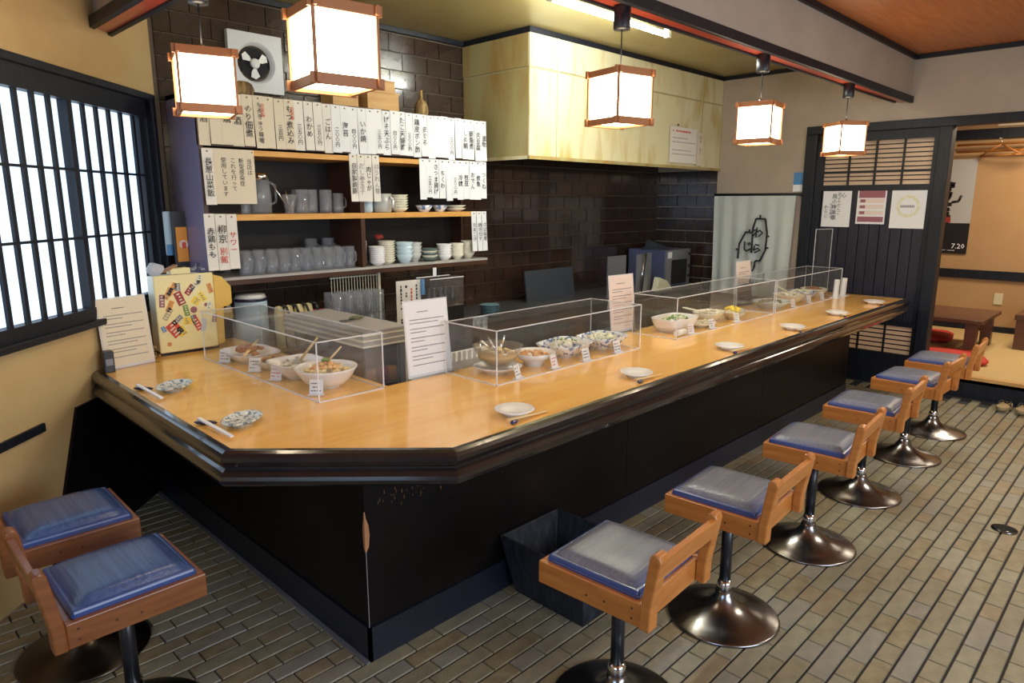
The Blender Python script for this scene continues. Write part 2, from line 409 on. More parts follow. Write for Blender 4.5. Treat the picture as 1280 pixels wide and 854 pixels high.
dpart('rail', 'black_wood', 1.56, 2.405, -.05, .27, -.005, .04)
dpart('backing_panel', 'board_wood', 1.56, 2.405, .545, 1.645, .025, .03)
n = 10; yy = 1.56; pw = (2.405 - 1.56) / n
for i in range(n): dpart('board', 'board_wood', yy + i * pw + .0025, yy + (i + 1) * pw - .0025, .545, 1.645, .004 + (i % 2) * .004, .024, bevel=.003)
def lattice(z0, z1, ns, nv, skip=None):
    for i in range(1, ns + 1):
        z = z0 + (z1 - z0) * i / (ns + 1); t = .010 if i == skip else .0045
        dpart('slat', 'black_wood', 1.56, 2.405, z - t, z + t, .004, .016)
    for i in range(1, nv + 1):
        y = 1.56 + (2.405 - 1.56) * i / (nv + 1); dpart('slat', 'black_wood', y - .007, y + .007, z0, z1, .0, .02)
lattice(1.695, 2.06, 9, 3, 3); lattice(.27, .51, 5, 3)
m = bpy.data.materials.new('washi'); m.use_nodes = True; M['washi'] = m
nt = m.node_tree; nt.nodes.clear(); o_ = nt.nodes.new('ShaderNodeOutputMaterial'); d1 = nt.nodes.new('ShaderNodeBsdfDiffuse'); d1.inputs[0].default_value = (.7, .6, .52, 1)
t1 = nt.nodes.new('ShaderNodeBsdfTranslucent'); t1.inputs[0].default_value = (.95, .85, .7, 1); mx = nt.nodes.new('ShaderNodeMixShader'); mx.inputs[0].default_value = .6
nt.links.new(d1.outputs[0], mx.inputs[1]); nt.links.new(t1.outputs[0], mx.inputs[2]); nt.links.new(mx.outputs[0], o_.inputs[0])
dpart('paper_pane', 'washi', 1.56, 2.405, 1.695, 2.06, .026, .0275); dpart('paper_pane', 'washi', 1.56, 2.405, .27, .51, .026, .0275)
# cornice trims
def trim(n, *a, m='black_wood'): return st('trim_%d' % n, m, *a, bevel=.003)
trim(4, XF - .025, XF, -2.6, 1.75, ZD - .035, ZD); trim(5, XF - .025, XF, 1.86, 3.42, ZK - .035, ZK)
trim(6, 1.42, 3.65, YB - .03, YB, ZK - .035, ZK)

# diagonal plaster wall with the shoji window (axis along the wall, origin at floor)
WL = thing('wall_left', 'x', 'wall', (1.46, 4.16, 0), R(45)); del WL['label']; del WL['category']; WL['kind'] = 'structure'
# local: x runs along the wall (0 at the back corner, negative towards the entrance), y = outwards, -y faces the room
def lp(x, y): return ((x - 1.46) * math.cos(R(45)) + (y - 4.16) * math.sin(R(45)))      # world point on the wall -> local x
WX0, WX1 = lp(-.20, 2.50), lp(1.372, 4.072)         # window frame
WZ0, WZ1 = .99, 2.11
def wp(name, m, *a, **k): return box(name, m, *a, WL, **k)
wp('wall_panel', 'plaster', -5.0, WX0, 0, .1, -.05, 2.75); wp('wall_panel', 'plaster', WX1, .02, 0, .1, -.05, 2.75)
wp('wall_panel', 'plaster', WX0, WX1, 0, .1, -.05, WZ0); wp('wall_panel', 'plaster', WX0, WX1, 0, .1, WZ1, 2.75)
wp('corner_post', 'black_wood', -.015, .035, -.05, .02, 0, 2.75, bevel=.006)
wp('wall_rail', 'black_wood', lp(-1.6, 1.1), lp(.56, 3.26), -.012, 0, .625, .66)
win = thing('window_1', 'x', 'window', (1.46, 4.16, 0), R(45)); del win['label']; del win['category']; win['kind'] = 'structure'
def vp(name, m, *a, **k): return box(name, m, *a, win, **k)
vp('window_frame', 'black_wood', WX0, WX1, -.035, .03, WZ1 - .035, WZ1, bevel=.004); vp('window_frame', 'black_wood', WX0, WX1, -.02, .03, 1.985, WZ1 - .035)
vp('window_sill', 'black_wood', WX0, WX1, -.045, .03, WZ0, WZ0 + .03, bevel=.004); vp('window_frame', 'black_wood', WX0, WX1, -.02, .03, WZ0 + .03, WZ0 + .085)
vp('window_frame', 'black_wood', WX1 - .035, WX1, -.035, .03, WZ0, WZ1, bevel=.004); vp('window_frame', 'black_wood', WX0, WX0 + .04, -.035, .03, WZ0, WZ1)
vp('pane', 'shoji_glow', WX0 + .03, WX1 - .03, .045, .05, WZ0 + .03, WZ1 - .05)
gz0, gz1 = WZ0 + .085, WZ1 - .075
gz0, gz1 = 1.075, 1.985
def sash(x0, x1, yo, bars):
    vp('sash_stile', 'black_wood', x0, x0 + .035, yo, yo + .022, gz0, gz1); vp('sash_stile', 'black_wood', x1 - .035, x1, yo, yo + .022, gz0, gz1)
    for x in bars: vp('bar', 'black_wood', x - .0105, x + .0105, yo + .003, yo + .017, gz0, gz1)
    for z in (1.69, 1.393): vp('bar', 'black_wood', x0 + .03, x1 - .03, yo + .001, yo + .015, z - .0055, z + .0055)
vp('window_frame', 'black_wood', -.205, WX1 - .03, -.02, .03, WZ0 + .03, WZ1 - .035)
sash(-.865, -.195, .008, (-.80, -.703, -.600, -.497, -.392, -.277)); sash(-1.60, -.835, -.016, (-.98, -1.08, -1.18, -1.28, -1.38, -1.48)); sash(-2.30, -1.57, .008, (-1.72, -1.83, -1.94, -2.05, -2.16))

# remaining walls of the room behind the camera
def wall(name, *a): return st(name, 'plaster_far', *a)
wall('wall_right', -2.6, XF + .1, -2.6, -2.5, -.05, 2.75); wall('wall_near', -2.6, -2.5, -2.6, 1.2, -.05, 2.75)
wn = thing('window_2', 'x', 'window'); del wn['label']; del wn['category']; wn['kind'] = 'structure'
for y in (-.92, .18, 1.28): box('window_frame', 'black_wood', -2.50, -2.45, y - .03, y + .03, .55, 2.35, wn)
for z in (.55, 2.35): box('window_frame', 'black_wood', -2.50, -2.45, -.95, 1.31, z - .03, z + .03, wn)
# ceilings and the beam that carries the lanterns
ceiling = st('ceiling', 'ceiling_wood', -2.6, XF + .1, -2.6, 1.80, ZD, ZD + .06)
box('ceiling_panel', 'ceiling_wood', -2.6, 1.12, 1.80, 4.3, ZD, ZD + .06, ceiling)
box('ceiling_panel', 'kitchen_ceiling', 1.12, XF + .1, 1.80, 4.3, ZK, ZK + .06, ceiling)
beam = st('trim_7', 'plaster_far', 1.05, XF, 1.765, 1.85, 2.36, ZK)
box('beam_edge', 'black_wood', 1.02, XF, 1.742, 1.770, 2.335, 2.385, beam, bevel=.003); box('beam_edge', 'black_wood', 1.02, XF - .1, 1.842, 1.862, 2.335, 2.375, beam)
box('beam_soffit', 'red_wood', 1.05, XF, 1.770, 1.842, 2.345, 2.36, beam)
box('beam_cornice', 'black_wood', 1.02, XF, 1.742, 1.765, ZD - .035, ZD, beam)
bl = st('trim_8', 'plaster_far', 1.065, 1.15, 1.85, 3.80, 2.36, ZK)
box('beam_edge', 'black_wood', 1.035, 1.065, 1.80, 3.79, 2.335, 2.385, bl, bevel=.003); box('beam_edge', 'black_wood', 1.142, 1.165, 1.85, 3.86, 2.335, 2.385, bl)
box('beam_soffit', 'red_wood', 1.065, 1.142, 1.84, 3.82, 2.345, 2.36, bl); box('beam_cornice', 'black_wood', 1.042, 1.065, 1.80, 3.76, ZD - .035, ZD, bl)

# tatami room beyond
ft = st('floor_tatami', 'tatami', XF + .125, 8.8, -1.6, 3.0, .12, .177)
box('threshold', 'tatami', XF - .02, XF + .125, -1.6, 1.43, .12, .177, ft)
for i, y in enumerate((1.43, .52, -.39)):
    box('tatami_mat', 'tatami', XF + .03, 8.15, y - .90, y, .177, .1785, ft); box('mat_edge', 'black_wood', XF + .03, 8.15, y - .012, y + .004, .1785, .179, ft)
box('step_edge', 'box_wood', XF - .05, XF + .03, -1.6, 1.435, .150, .179, ft, bevel=.003)
st('trim_9', 'black_wood', XF - .02, XF + .02, -1.6, 1.435, -.05, .15)
wt = st('wall_tatami', 'plaster_room', 8.8, 8.9, -1.6, 3.0, 0, 2.7)
box('wall_panel', 'plaster_room', XF + .12, 8.8, 2.9, 3.0, 0, 2.7, wt); box('wall_panel', 'plaster_room', XF + .12, 8.8, -1.7, -1.6, 0, 2.7, wt)
box('ceiling_panel', 'ceiling_wood', XF + .12, 8.8, -1.6, 3.0, 2.6, 2.66, wt)
box('wall_rail', 'black_wood', 8.775, 8.8, -1.6, 2.9, .735, .83, wt); box('wall_rail', 'black_wood', 8.76, 8.8, -1.6, 2.9, 2.20, 2.30, wt)
box('baseboard', 'black_wood', 8.78, 8.8, -1.6, 2.9, .178, .24, wt)

# ================================================================ THE COUNTER
ZC = .775
ctr = thing('bar_counter', 'long L-shaped bar counter with orange wood top and black lacquered moulded edge', 'counter', (1.15, 1.81, 0))
def L_(pts): return [(x - 1.15, y - 1.81) for x, y in pts]
top_pts = [(.86, 3.555), (.845, 2.085), (1.345, 1.59), (6.2, 1.59), (6.2, 2.37), (1.65, 2.37), (1.65, 3.9), (1.205, 3.9)]
B().prism(L_(top_pts), ZC - .03, ZC).build('countertop', 'counter_wood', ctr)
def sweep(path, prof, closed=False):
    b = B(); rings = []
    for i, p in enumerate(path):
        p = Vector(p); a = (p - Vector(path[i - 1])).normalized() if i else None; c = (Vector(path[i + 1]) - p).normalized() if i < len(path) - 1 else None
        na = Vector((a.y, -a.x)) if a else None; nc = Vector((c.y, -c.x)) if c else None
        if na is None: n = nc
        elif nc is None: n = na
        else: n = (na + nc).normalized(); n = n / max(.3, n.dot(na))
        rings.append([b.bm.verts.new((p.x + n.x * u, p.y + n.y * u, z)) for u, z in prof])
    k = len(prof)
    for r, s_ in zip(rings, rings[1:]):
        for i in range(k): b.bm.faces.new((r[i], r[(i + 1) % k], s_[(i + 1) % k], s_[i]))
    b.bm.faces.new(rings[0]); b.bm.faces.new(rings[-1][::-1]); return b
prof = [(0, .772), (0, .779), (.006, .782), (.022, .781), (.036, .775), (.044, .764), (.046, .750), (.040, .736), (.031, .728), (.030, .722), (.040, .714), (.050, .702), (.053, .690), (.050, .677), (.040, .668), (.025, .664), (-.06, .664), (-.06, .744), (0, .744)]
sweep(L_([(.86, 3.57), (.845, 2.085), (1.345, 1.59), (6.2, 1.59)]), prof).build('edge_moulding', 'lacquer', ctr)
box('end_trim', 'lacquer', 6.2 - 1.15, 6.215 - 1.15, 1.60 - 1.81, 2.37 - 1.81, .68, .778, ctr)
base_pts = [(1.15, 3.80), (1.15, 1.81), (5.65, 1.81), (5.65, 2.30), (1.60, 2.30), (1.60, 3.9), (1.25, 3.9)]
B().prism(L_(base_pts), .0, .70).build('counter_front', 'counter_front', ctr)
for n_, a in (('front_panel', (.0, 1.48, -.006, 0, .135, .664)), ('front_panel', (1.483, 2.96, -.006, 0, .135, .664)), ('front_panel', (2.963, 4.5, -.006, 0, .135, .664))): box(n_, 'counter_front', *a, ctr)
box('front_panel', 'counter_front', -.006, 0, -.006, .98, .135, .664, ctr); box('front_panel', 'counter_front', -.006, 0, .983, 1.98, .135, .664, ctr)
box('kick_board', 'kick', -.012, 4.5, -.012, 0, 0, .128, ctr); box('kick_board', 'kick', -.012, 0, -.012, 1.98, 0, .128, ctr)
up = B().prism([(-1.36, 0), (-.20, 0), (-.20, .66), (-1.06, .66)], -.014, -.001, 'y').build('wall_side_panel', 'counter_front', ctr); up.location = (1.46 - 1.15, 4.16 - 1.81, 0); up.rotation_euler = (0, 0, R(45))
box('kerb_strip', 'kerb', -.028, -.012, -.012, 1.98, 0, .006, ctr)
b = B(); ch = [(.412, .0015), (.428, .008), (.47, .011), (.505, .009), (.532, .003), (.555, .001)]
R3 = [[b.bm.verts.new(q) for q in ((-.0105 + 0, -.0085 + w_, z), (-.0115, -.0115, z), (-.0085 + w_ * 1.5, -.0105, z))] for z, w_ in ch]
for p_, q_ in zip(R3, R3[1:]):
    for k in range(3): b.bm.faces.new((p_[k], p_[(k + 1) % 3], q_[(k + 1) % 3], q_[k]))
b.bm.faces.new(R3[0]); b.bm.faces.new(R3[-1]); b.build('chipped_edge', 'bare_wood', ctr)
box('worn_edge', 'ink_grey', -.0068, -.0045, -.0068, -.0045, .13, .412, ctr)
# scuffs worn through the lacquer at knee height
b = B(); rnd = random.Random(4)
for cx, n_ in ((.10, 14), (.22, 18), (.36, 18), (.62, 26), (.95, 30), (1.25, 14), (1.9, 20)):
    for i in range(n_):
        x = cx + rnd.gauss(0, .05); z = .565 + rnd.gauss(0, .022); h = rnd.uniform(.003, .014)
        b.box(x, x + rnd.uniform(.0005, .0012), -.0069, -.006, z, z + h)
b.build('scuff_marks', 'brown_stew', ctr, kind='stuff')

# ---------------------------------------------------------------- swivel stools
def make_stool(label, vinyl='vinyl', wood='stool_wood', steel='steel'):
    t = thing('swivel_stool', label, 'stool', group='low-backed swivel stools at the bar counter')
    B().lathe([(.0, .0), (.205, .0), (.207, .006), (.200, .010), (.15, .020), (.09, .040), (.05, .068), (.034, .095), (.028, .115), (.0, .115)], 40).build('pedestal_base', steel, t)
    B().lathe([(.0, .10), (.030, .10), (.028, .135), (.022, .150), (0, .150)], 24).build('collar', 'chrome', t)
    B().lathe([(0, .14), (.021, .14), (.021, .425), (0, .425)], 20).build('pole', 'black_metal', t)
    B().cbox((0, 0, .426), (.16, .16, .012)).build('mounting_plate', 'black_metal', t)
    # dovetailed box frame, 0.36 wide and 0.35 deep, open in the middle
    for sx in (-1, 1): box('side_rail', wood, *(sorted((sx * .175, sx * .155))), -.175, .175, .432, .502, t, bevel=.003)
    box('front_rail', wood, -.155, .155, .155, .175, .432, .502, t, bevel=.003); box('back_rail', wood, -.155, .155, -.175, -.155, .432, .502, t, bevel=.003)
    box('seat_board', wood, -.155, .155, -.155, .155, .434, .47, t)
    b = B(); n = 12; hw, hd = .158, .158
    g = [[b.bm.verts.new((hw * (2 * i / n - 1), hd * (2 * j / n - 1), .508 + .032 * (1 - abs(2 * i / n - 1) ** 6) ** .5 * (1 - abs(2 * j / n - 1) ** 6) ** .5)) for j in range(n + 1)] for i in range(n + 1)]
    for i in range(n):
        for j in range(n): b.bm.faces.new((g[i][j], g[i + 1][j], g[i + 1][j + 1], g[i][j + 1])).smooth = True
    cu = b.build('seat_cushion', vinyl, t)
    b = B(); b.box(-.157, .157, -.157, .157, .47, .521); b.build('cushion_band', 'vinyl_blue', cu, bevel=.008)
    # backrest: two leaning posts with rounded tops, a slat between them, screws
    for sx in (-1, 1):
        x0, x1 = (sx * .160 - .022, sx * .160 + .022)
        p = [(-.174, .432), (-.206, .432), (-.208, .50), (-.232, .645), (-.228, .658), (-.216, .664), (-.204, .660), (-.198, .648), (-.176, .50)]
        B().prism([(a, c) for a, c in p], x0, x1, 'x').build('back_post', wood, t, bevel=.005)
    b = B(); b.cbox((0, -.216, .615), (.286, .018, .062), (R(9), 0, 0)); b.build('back_slat', wood, t, bevel=.003)
    for sx in (-1, 1):
        for y, z in ((-.148, .452), (-.148, .482), (-.06, .465), (.0, .46)): B().tube((sx * .1745, y, z), (sx * .1765, y, z), .0035, 6).build('screw', 'shelf_dark', t)
    return t
SN = ['nearest stool on the long side, pale vinyl seat, beside the dark stone planter box', 'second stool along the long side, mottled grey blue seat', 'third stool along the long side, grey vinyl seat', 'fourth stool along the long side, partly behind the third backrest', 'fifth stool along the long side, tucked behind the fourth backrest', 'last stool on the long side, in front of the red floor cushion']
SP = [(1.57, 1.085, 3), (2.245, 1.075, 3), (3.03, 1.065, 4), (3.80, 1.09, 3), (4.58, 1.085, -2), (5.235, 1.085, 2)]
s0 = make_stool(SN[0])
s0.location = (SP[0][0], SP[0][1], 0); s0.rotation_euler[2] = R(SP[0][2])
for i in range(1, 6): dup(s0, SN[i], (SP[i][0], SP[i][1], 0), R(SP[i][2]))
s1 = make_stool('dark orange wood stool with blue seat at the short left side of the counter', 'vinyl_navy', 'stool_wood_dark', 'steel_dark')
s1.location = (.485, 2.06, 0); s1.rotation_euler[2] = R(-90)
dup(s1, 'blue seated stool between the plaster wall and the other short-side stool', (.475, 2.58, 0), R(-91))

# dark stone-look box on the floor by the counter base
t = thing('planter_box', 'dark grey stone-textured open box on the floor against the counter base', 'box', (1.93, 1.58, 0))
b = B(); o_, i_ = [], []
for z, k, L in ((0, (.125, .175), o_), (.25, (.175, .215), o_), (.25, (.163, .203), i_), (.02, (.115, .165), i_)):
    L.append([b.bm.verts.new((sx * k[0], sy * k[1], z)) for sx, sy in ((-1, -1), (1, -1), (1, 1), (-1, 1))])
b.bm.faces.new(o_[0][::-1]); b.bm.faces.new(i_[1])
for A_, D_ in ((o_[0], o_[1]), (o_[1], i_[0]), (i_[0], i_[1])):
    for k in range(4): b.bm.faces.new((A_[k], A_[(k + 1) % 4], D_[(k + 1) % 4], D_[k]))
b.build('box_body', 'stone_box', t, bevel=.003)

# floor drain and wooden clogs
t = thing('floor_drain', 'small round slotted metal drain cover set in the tiled floor', 'drain', (3.84, .44, .001))
B().lathe([(0, 0), (.052, 0), (.054, .003), (0, .0035)], 24).build('rim', 'steel', t)
for k in range(6): B().cbox((-.035 + k * .014, 0, .0042), (.007, 2 * math.sqrt(.045 ** 2 - (-.035 + k * .014) ** 2), .001)).build('slot', 'dark_void', t)
def clog(x, y, lab):
    t = thing('wooden_clog', lab, 'sandal', (x, y, 0), R(-5), 'wooden clogs by the step'); pts = []
    for i in range(20):
        a = 2 * PI * i / 20; pts.append((.115 * math.cos(a), .045 * math.sin(a) * (1 - .12 * math.cos(a))))
    B().prism(pts, .022, .045).build('sole', 'clog', t, bevel=.004)
    for xx in (-.05, .045): B().cbox((xx, 0, .0115), (.02, .08, .023)).build('tooth', 'clog', t)
    B().path([(.05, 0, .046), (.02, .03, .07), (-.03, .042, .046)], .006, 6).path([(.05, 0, .046), (.02, -.03, .07), (-.03, -.042, .046)], .006, 6).build('strap', 'black_plastic', t)
clog(6.17, .82, 'wooden clog by the step, the one nearer the last stool'); clog(6.17, .70, 'wooden clog by the step, cut by the frame edge')

# ================================================================ ON THE COUNTER
# acrylic display covers
def case(x0, x1, y0, y1, h, label, open_bottom=True):
    t = thing('display_cover', label, 'display case', ((x0 + x1) / 2, (y0 + y1) / 2, ZC), 0, 'clear acrylic covers over the dishes')
    a, c = (x1 - x0) / 2, (y1 - y0) / 2; k = .003
    for nm, bb in (('front_panel', (-a, a, -c, -c + k, 0, h)), ('back_panel', (-a, a, c - k, c, .0, h)), ('side_panel', (-a, -a + k, -c + k, c - k, 0, h)), ('side_panel', (a - k, a, -c + k, c - k, 0, h)), ('top_panel', (-a, a, -c, c, h, h + k))): box(nm, 'acrylic', *bb, t)
    e = .0022
    for (p, q) in (((-a, -c, h), (a, -c, h)), ((-a, c, h), (a, c, h)), ((-a, -c, h), (-a, c, h)), ((a, -c, h), (a, c, h)), ((-a, -c, 0), (-a, -c, h)), ((a, -c, 0), (a, -c, h)), ((-a, c, 0), (-a, c, h)), ((a, c, 0), (a, c, h)), ((-a, -c, .002), (a, -c, .002)), ((-a, -c, .002), (-a, c, .002)), ((a, -c, .002), (a, c, .002))):
        d = B(); d.box(min(p[0], q[0]) - e, max(p[0], q[0]) + e, min(p[1], q[1]) - e, max(p[1], q[1]) + e, max(.0, min(p[2], q[2]) - e), max(p[2], q[2]) + e); d.build('edge_strip', 'acrylic_edge', t)
    return t
case(1.31, 1.615, 2.35, 3.46, .242, 'clear acrylic cover over four dishes on the short side of the counter')
case(1.975, 3.05, 2.032, 2.367, .24, 'clear acrylic cover over the glass bowl and blue patterned bowls')
case(3.40, 4.69, 2.022, 2.32, .24, 'clear acrylic cover over the white salad bowl and yellow flowers')
case(4.72, 5.98, 2.022, 2.32, .235, 'far clear acrylic cover over the teal rimmed plate')

# bowls and dishes of food
def bowl_prof(r, h, foot=.45, flare=.6, th=.005):
    out = [(0, 0), (r * foot, 0), (r * foot, .006)]
    for i in range(1, 9): t_ = i / 8; out.append((r * (foot + (1 - foot) * t_ ** flare), .006 + (h - .006) * t_))
    inn = [(r * (foot + (1 - foot) * (i / 8) ** flare) - th, .006 + (h - .006) * i / 8 + (th if i < 8 else 0)) for i in range(8, 0, -1)]
    return out + inn + [(0, .012)]
def bowl(name, m, r, h, parent, **k): 
    kw = {a: k.pop(a) for a in ('sx', 'sy', 'sq', 'a0') if a in k}
    return B().lathe(bowl_prof(r, h, **k), 40, **kw).build(name, m, parent)
def food(name, m, n, r, z, sz, parent, seed=1, sx=1, sy=1, dome=.02, cat=None, flat=.7):
    random.seed(seed); b = B()
    for i in range(n):
        a = random.uniform(0, 2 * PI); q = r * math.sqrt(random.random()); b.blob((q * math.cos(a) * sx, q * math.sin(a) * sy, z + dome * (1 - (q / r) ** 2)), sz * random.uniform(.7, 1.2), (1, 1, flat))
    return b.build(name, m, parent, smooth=True, kind='stuff')
def dish_thing(label, x, y, cat='bowl', rz=0, name='serving_bowl', z=ZC): return thing(name, label, cat, (x, y, z + .0005), rz, 'serving dishes under the acrylic covers')
def sticks(label, p, q, w=.0035, m='chopstick', grp='serving chopsticks', gap=.01, name='chopsticks', cat='chopsticks'):
    p, q = Vector(p), Vector(q); t = thing(name, label, cat, p, 0, grp); d = q - p; n = Vector((-d.y, d.x, 0)).normalized() * gap / 2
    for s_ in (-1, 1): B().tube(n * s_, d + n * s_ * .5, w, 8, w * .7).build('chopstick', m, t)
    return t
# case A (short side)
t = dish_thing('oblong white platter of brown fried pieces, furthest back under the short cover', 1.46, 3.27, 'platter', name='serving_platter')
bowl('platter', 'white_china', .145, .05, t, sx=.8, sy=1.05, sq=4, foot=.6); food('fried_pieces', 'fried', 16, .085, .045, .022, t, 3, .8, 1.1)
sticks('long wooden chopsticks across the platter of fried pieces', (1.36, 3.12, ZC + .058), (1.57, 3.40, ZC + .075))
t = dish_thing('small cream bowl of brown simmered food', 1.455, 3.015)
bowl('bowl', 'cream_china', .092, .045, t, foot=.5); food('simmered_food', 'brown_stew', 26, .06, .036, .014, t, 4)
t = dish_thing('white bowl with grey patches and tongs, between the stew bowl and the ramen-sized bowl', 1.465, 2.80)
bowl('bowl', 'white_china', .115, .075, t, sq=5, foot=.55); food('white_food', 'tofu', 26, .07, .05, .017, t, 5); food('grey_garnish', 'grey_china', 6, .06, .066, .010, t, 6)
sticks('pale wooden chopsticks standing in the white bowl with grey patches', (1.455, 2.76, ZC + .08), (1.475, 2.63, ZC + .20), .004)
t = dish_thing('big white bowl of pink and yellow noodles with a green garnish', 1.465, 2.555, name='noodle_bowl')
bowl('bowl', 'white_china', .133, .088, t, foot=.42, flare=.55); food('noodles', 'potato', 60, .10, .066, .016, t, 7); food('pink_topping', 'salmon_food', 20, .055, .08, .015, t, 8); food('green_garnish', 'leaf_green', 8, .02, .103, .010, t, 9)
sticks('short pale chopsticks stuck into the big white bowl of noodles', (1.49, 2.58, ZC + .10), (1.535, 2.54, ZC + .165), .005)
# case B
t = dish_thing('clear glass bowl of pale broth on a white dish, with spoons', 2.16, 2.215, name='glass_bowl')
bowl('under_dish', 'white_china', .115, .03, t, foot=.55)
o_ = B().lathe([(0, .03), (.055, .03), (.085, .06), (.118, .125), (.114, .125), (.080, .062), (.05, .036), (0, .036)], 40).build('bowl', 'glass_bowl', t)
B().lathe([(0, .037), (.052, .038), (.080, .064), (.094, .085), (0, .087)], 32).build('broth', 'broth', t); food('vegetables', 'potato', 14, .07, .088, .014, t, 10)
for k, (a, dy) in enumerate(((-.07, .02), (.0, .05), (.06, .02))):
    d_ = thing('serving_spoon', ('steel serving spoon in the glass bowl, handle leaning %s' % ('toward the notice', 'upright', 'toward the rice bowl')[k]), 'spoon', (2.16 + a * .3, 2.215 + dy * .3, ZC + .10), 0, 'spoons in the glass bowl')
    B().tube((0, 0, 0), (a * .9, dy, .055), .006, 8).build('handle', 'chrome', d_); B().blob((0, 0, -.004), .018, (1, .8, .4), 2, 0).build('spoon_bowl', 'chrome', d_)
t = dish_thing('shallow white footed bowl of orange grated food, right of the glass bowl', 2.375, 2.185)
B().lathe([(0, 0), (.05, 0), (.048, .02), (.075, .035), (.105, .065), (.10, .066), (.07, .042), (0, .036)], 40).build('bowl', 'white_china', t); food('grated_food', 'salmon_food', 40, .075, .052, .012, t, 11, dome=.012)
t = dish_thing('blue-rimmed square dish of pale salad, the left one of the pair', 2.645, 2.215, 'dish', R(8), 'serving_dish')
bowl('dish', 'blue_pattern', .145, .07, t, sq=5, foot=.5, sy=.78); food('salad', 'tofu', 40, .09, .052, .017, t, 12, 1.1, .7); food('herbs', 'leaf_green', 14, .08, .066, .007, t, 13)
t = dish_thing('blue-rimmed square dish of potato salad, the right one of the pair', 2.925, 2.19, 'dish', R(4), 'serving_dish')
bowl('dish', 'blue_pattern', .13, .07, t, sq=5, foot=.5, sy=.85); food('potato_salad', 'pale_salad', 36, .08, .052, .016, t, 14)
# case C
t = dish_thing('deep white oblong bowl of green salad, by the notice board', 3.66, 2.19); bowl('bowl', 'white_china', .155, .085, t, sq=4, foot=.7, sy=.68); food('green_salad', 'leaf_green', 30, .10, .068, .014, t, 15, 1, .65); food('pale_pieces', 'pale_salad', 26, .10, .066, .015, t, 16, 1, .65)
t = thing('rolled_towel', 'white rolled cloth lying before the white salad bowl', 'towel', (3.52, 2.065, ZC + .02)); B().tube((-.05, 0, 0), (.05, .0, 0), .018, 12).build('roll', 'white_plastic', t)
t = dish_thing('flat cream leaf-shaped plate between the salad bowl and the boat dish', 3.90, 2.13, 'plate', name='serving_plate'); bowl('plate', 'cream_china', .11, .025, t, foot=.6, sy=.7); food('greens', 'pale_salad', 12, .06, .02, .010, t, 17)
t = dish_thing('white boat-shaped bowl of pale food with a green-handled spoon', 4.10, 2.20); bowl('bowl', 'cream_china', .135, .065, t, foot=.45, sy=.7); food('pale_food', 'tofu', 26, .09, .055, .014, t, 18, 1, .65)
sticks('pale green serving tongs over the boat-shaped bowl', (4.02, 2.17, ZC + .07), (3.84, 2.24, ZC + .115), .007, 'pale_salad', gap=.02, name='serving_tongs', cat='tongs')
t = dish_thing('small bowl topped with yellow flowers', 4.30, 2.13); bowl('bowl', 'cream_china', .085, .05, t); food('yellow_flowers', 'yellow', 22, .05, .06, .016, t, 19)
t = dish_thing('little clear cup behind the yellow flowers', 4.47, 2.19, 'cup', name='small_cup'); bowl('cup', 'pale_blue_china', .05, .045, t)
# case D
t = dish_thing('wide teal-rimmed round dish of dark food', 4.98, 2.17, 'dish', name='serving_dish'); bowl('dish', 'pale_blue_china', .165, .05, t, foot=.6, sy=.8); food('dark_greens', 'dark_food', 30, .10, .038, .014, t, 20, 1, .8)
t = dish_thing('cream bowl of pale food with tongs, right of the teal dish', 5.30, 2.17); bowl('bowl', 'cream_china', .125, .07, t); food('pale_food', 'tofu', 26, .08, .06, .015, t, 21)
sticks('pale tongs resting in the cream bowl beside the teal dish', (5.30, 2.17, ZC + .08), (5.20, 2.24, ZC + .14), .006, 'pale_salad', gap=.02, name='serving_tongs', cat='tongs')
t = dish_thing('grey-flecked bowl second from the end of the far cover', 5.56, 2.18); bowl('bowl', 'blue_pattern', .12, .07, t); food('mixed_food', 'pale_salad', 22, .08, .06, .015, t, 22)
t = dish_thing('brownish bowl at the very end under the far cover', 5.82, 2.18); bowl('bowl', 'cream_china', .11, .07, t); food('simmered_food', 'brown_stew', 22, .07, .058, .014, t, 23)

# price cards
def card(x, y, rz, lab, k, h=.06, w=.055):
    t = thing('price_card', lab, 'card', (x, y, ZC + .004), rz, 'little white price cards')
    B().cbox((0, 0, h / 2 + .001), (w, .0015, h), (R(-14), 0, 0)).build('card', 'paper', t)
    B().cbox((0, -.008, .0), (w * 1.15, .03, .003)).build('stand', 'acrylic_edge', t)
    s_ = scribble(w * .8, h * .75, 3, seed=k, dens=.9).build('lettering', 'ink' if k % 3 else 'ink_red', t); s_.location = (0, -.0015, h / 2); s_.rotation_euler = (R(-14), 0, 0)
card(1.345, 3.30, R(-50), 'white price card before the fried food platter', 1); card(1.365, 3.02, R(-50), 'white price card before the small bowl of brown stew', 2)
card(1.36, 2.80, R(-62), 'tilted white price card before the white bowl with grey patches', 3); card(1.362, 2.46, R(-45), 'white price card before the big noodle bowl', 4)
card(2.13, 2.06, R(20), 'tilted white price card before the glass bowl', 5); card(2.39, 2.07, R(10), 'white price card before the bowl of orange grated food', 6)
card(2.62, 2.06, R(0), 'white price card before the left blue-rimmed dish', 7); card(2.88, 2.06, R(0), 'white price card before the right blue-rimmed dish', 8)
for i, (x, l_) in enumerate(((3.62, 'fallen white card before the white salad bowl'), (3.87, 'white price card before the leaf-shaped plate'), (4.20, 'white price card before the yellow flowers'), (5.10, 'white price card before the teal dish'), (5.40, 'white price card before the cream bowl in the far cover'), (5.67, 'white price card before the brownish end bowl'))): card(x, 2.055, R(-8), l_, 9 + i, .055)

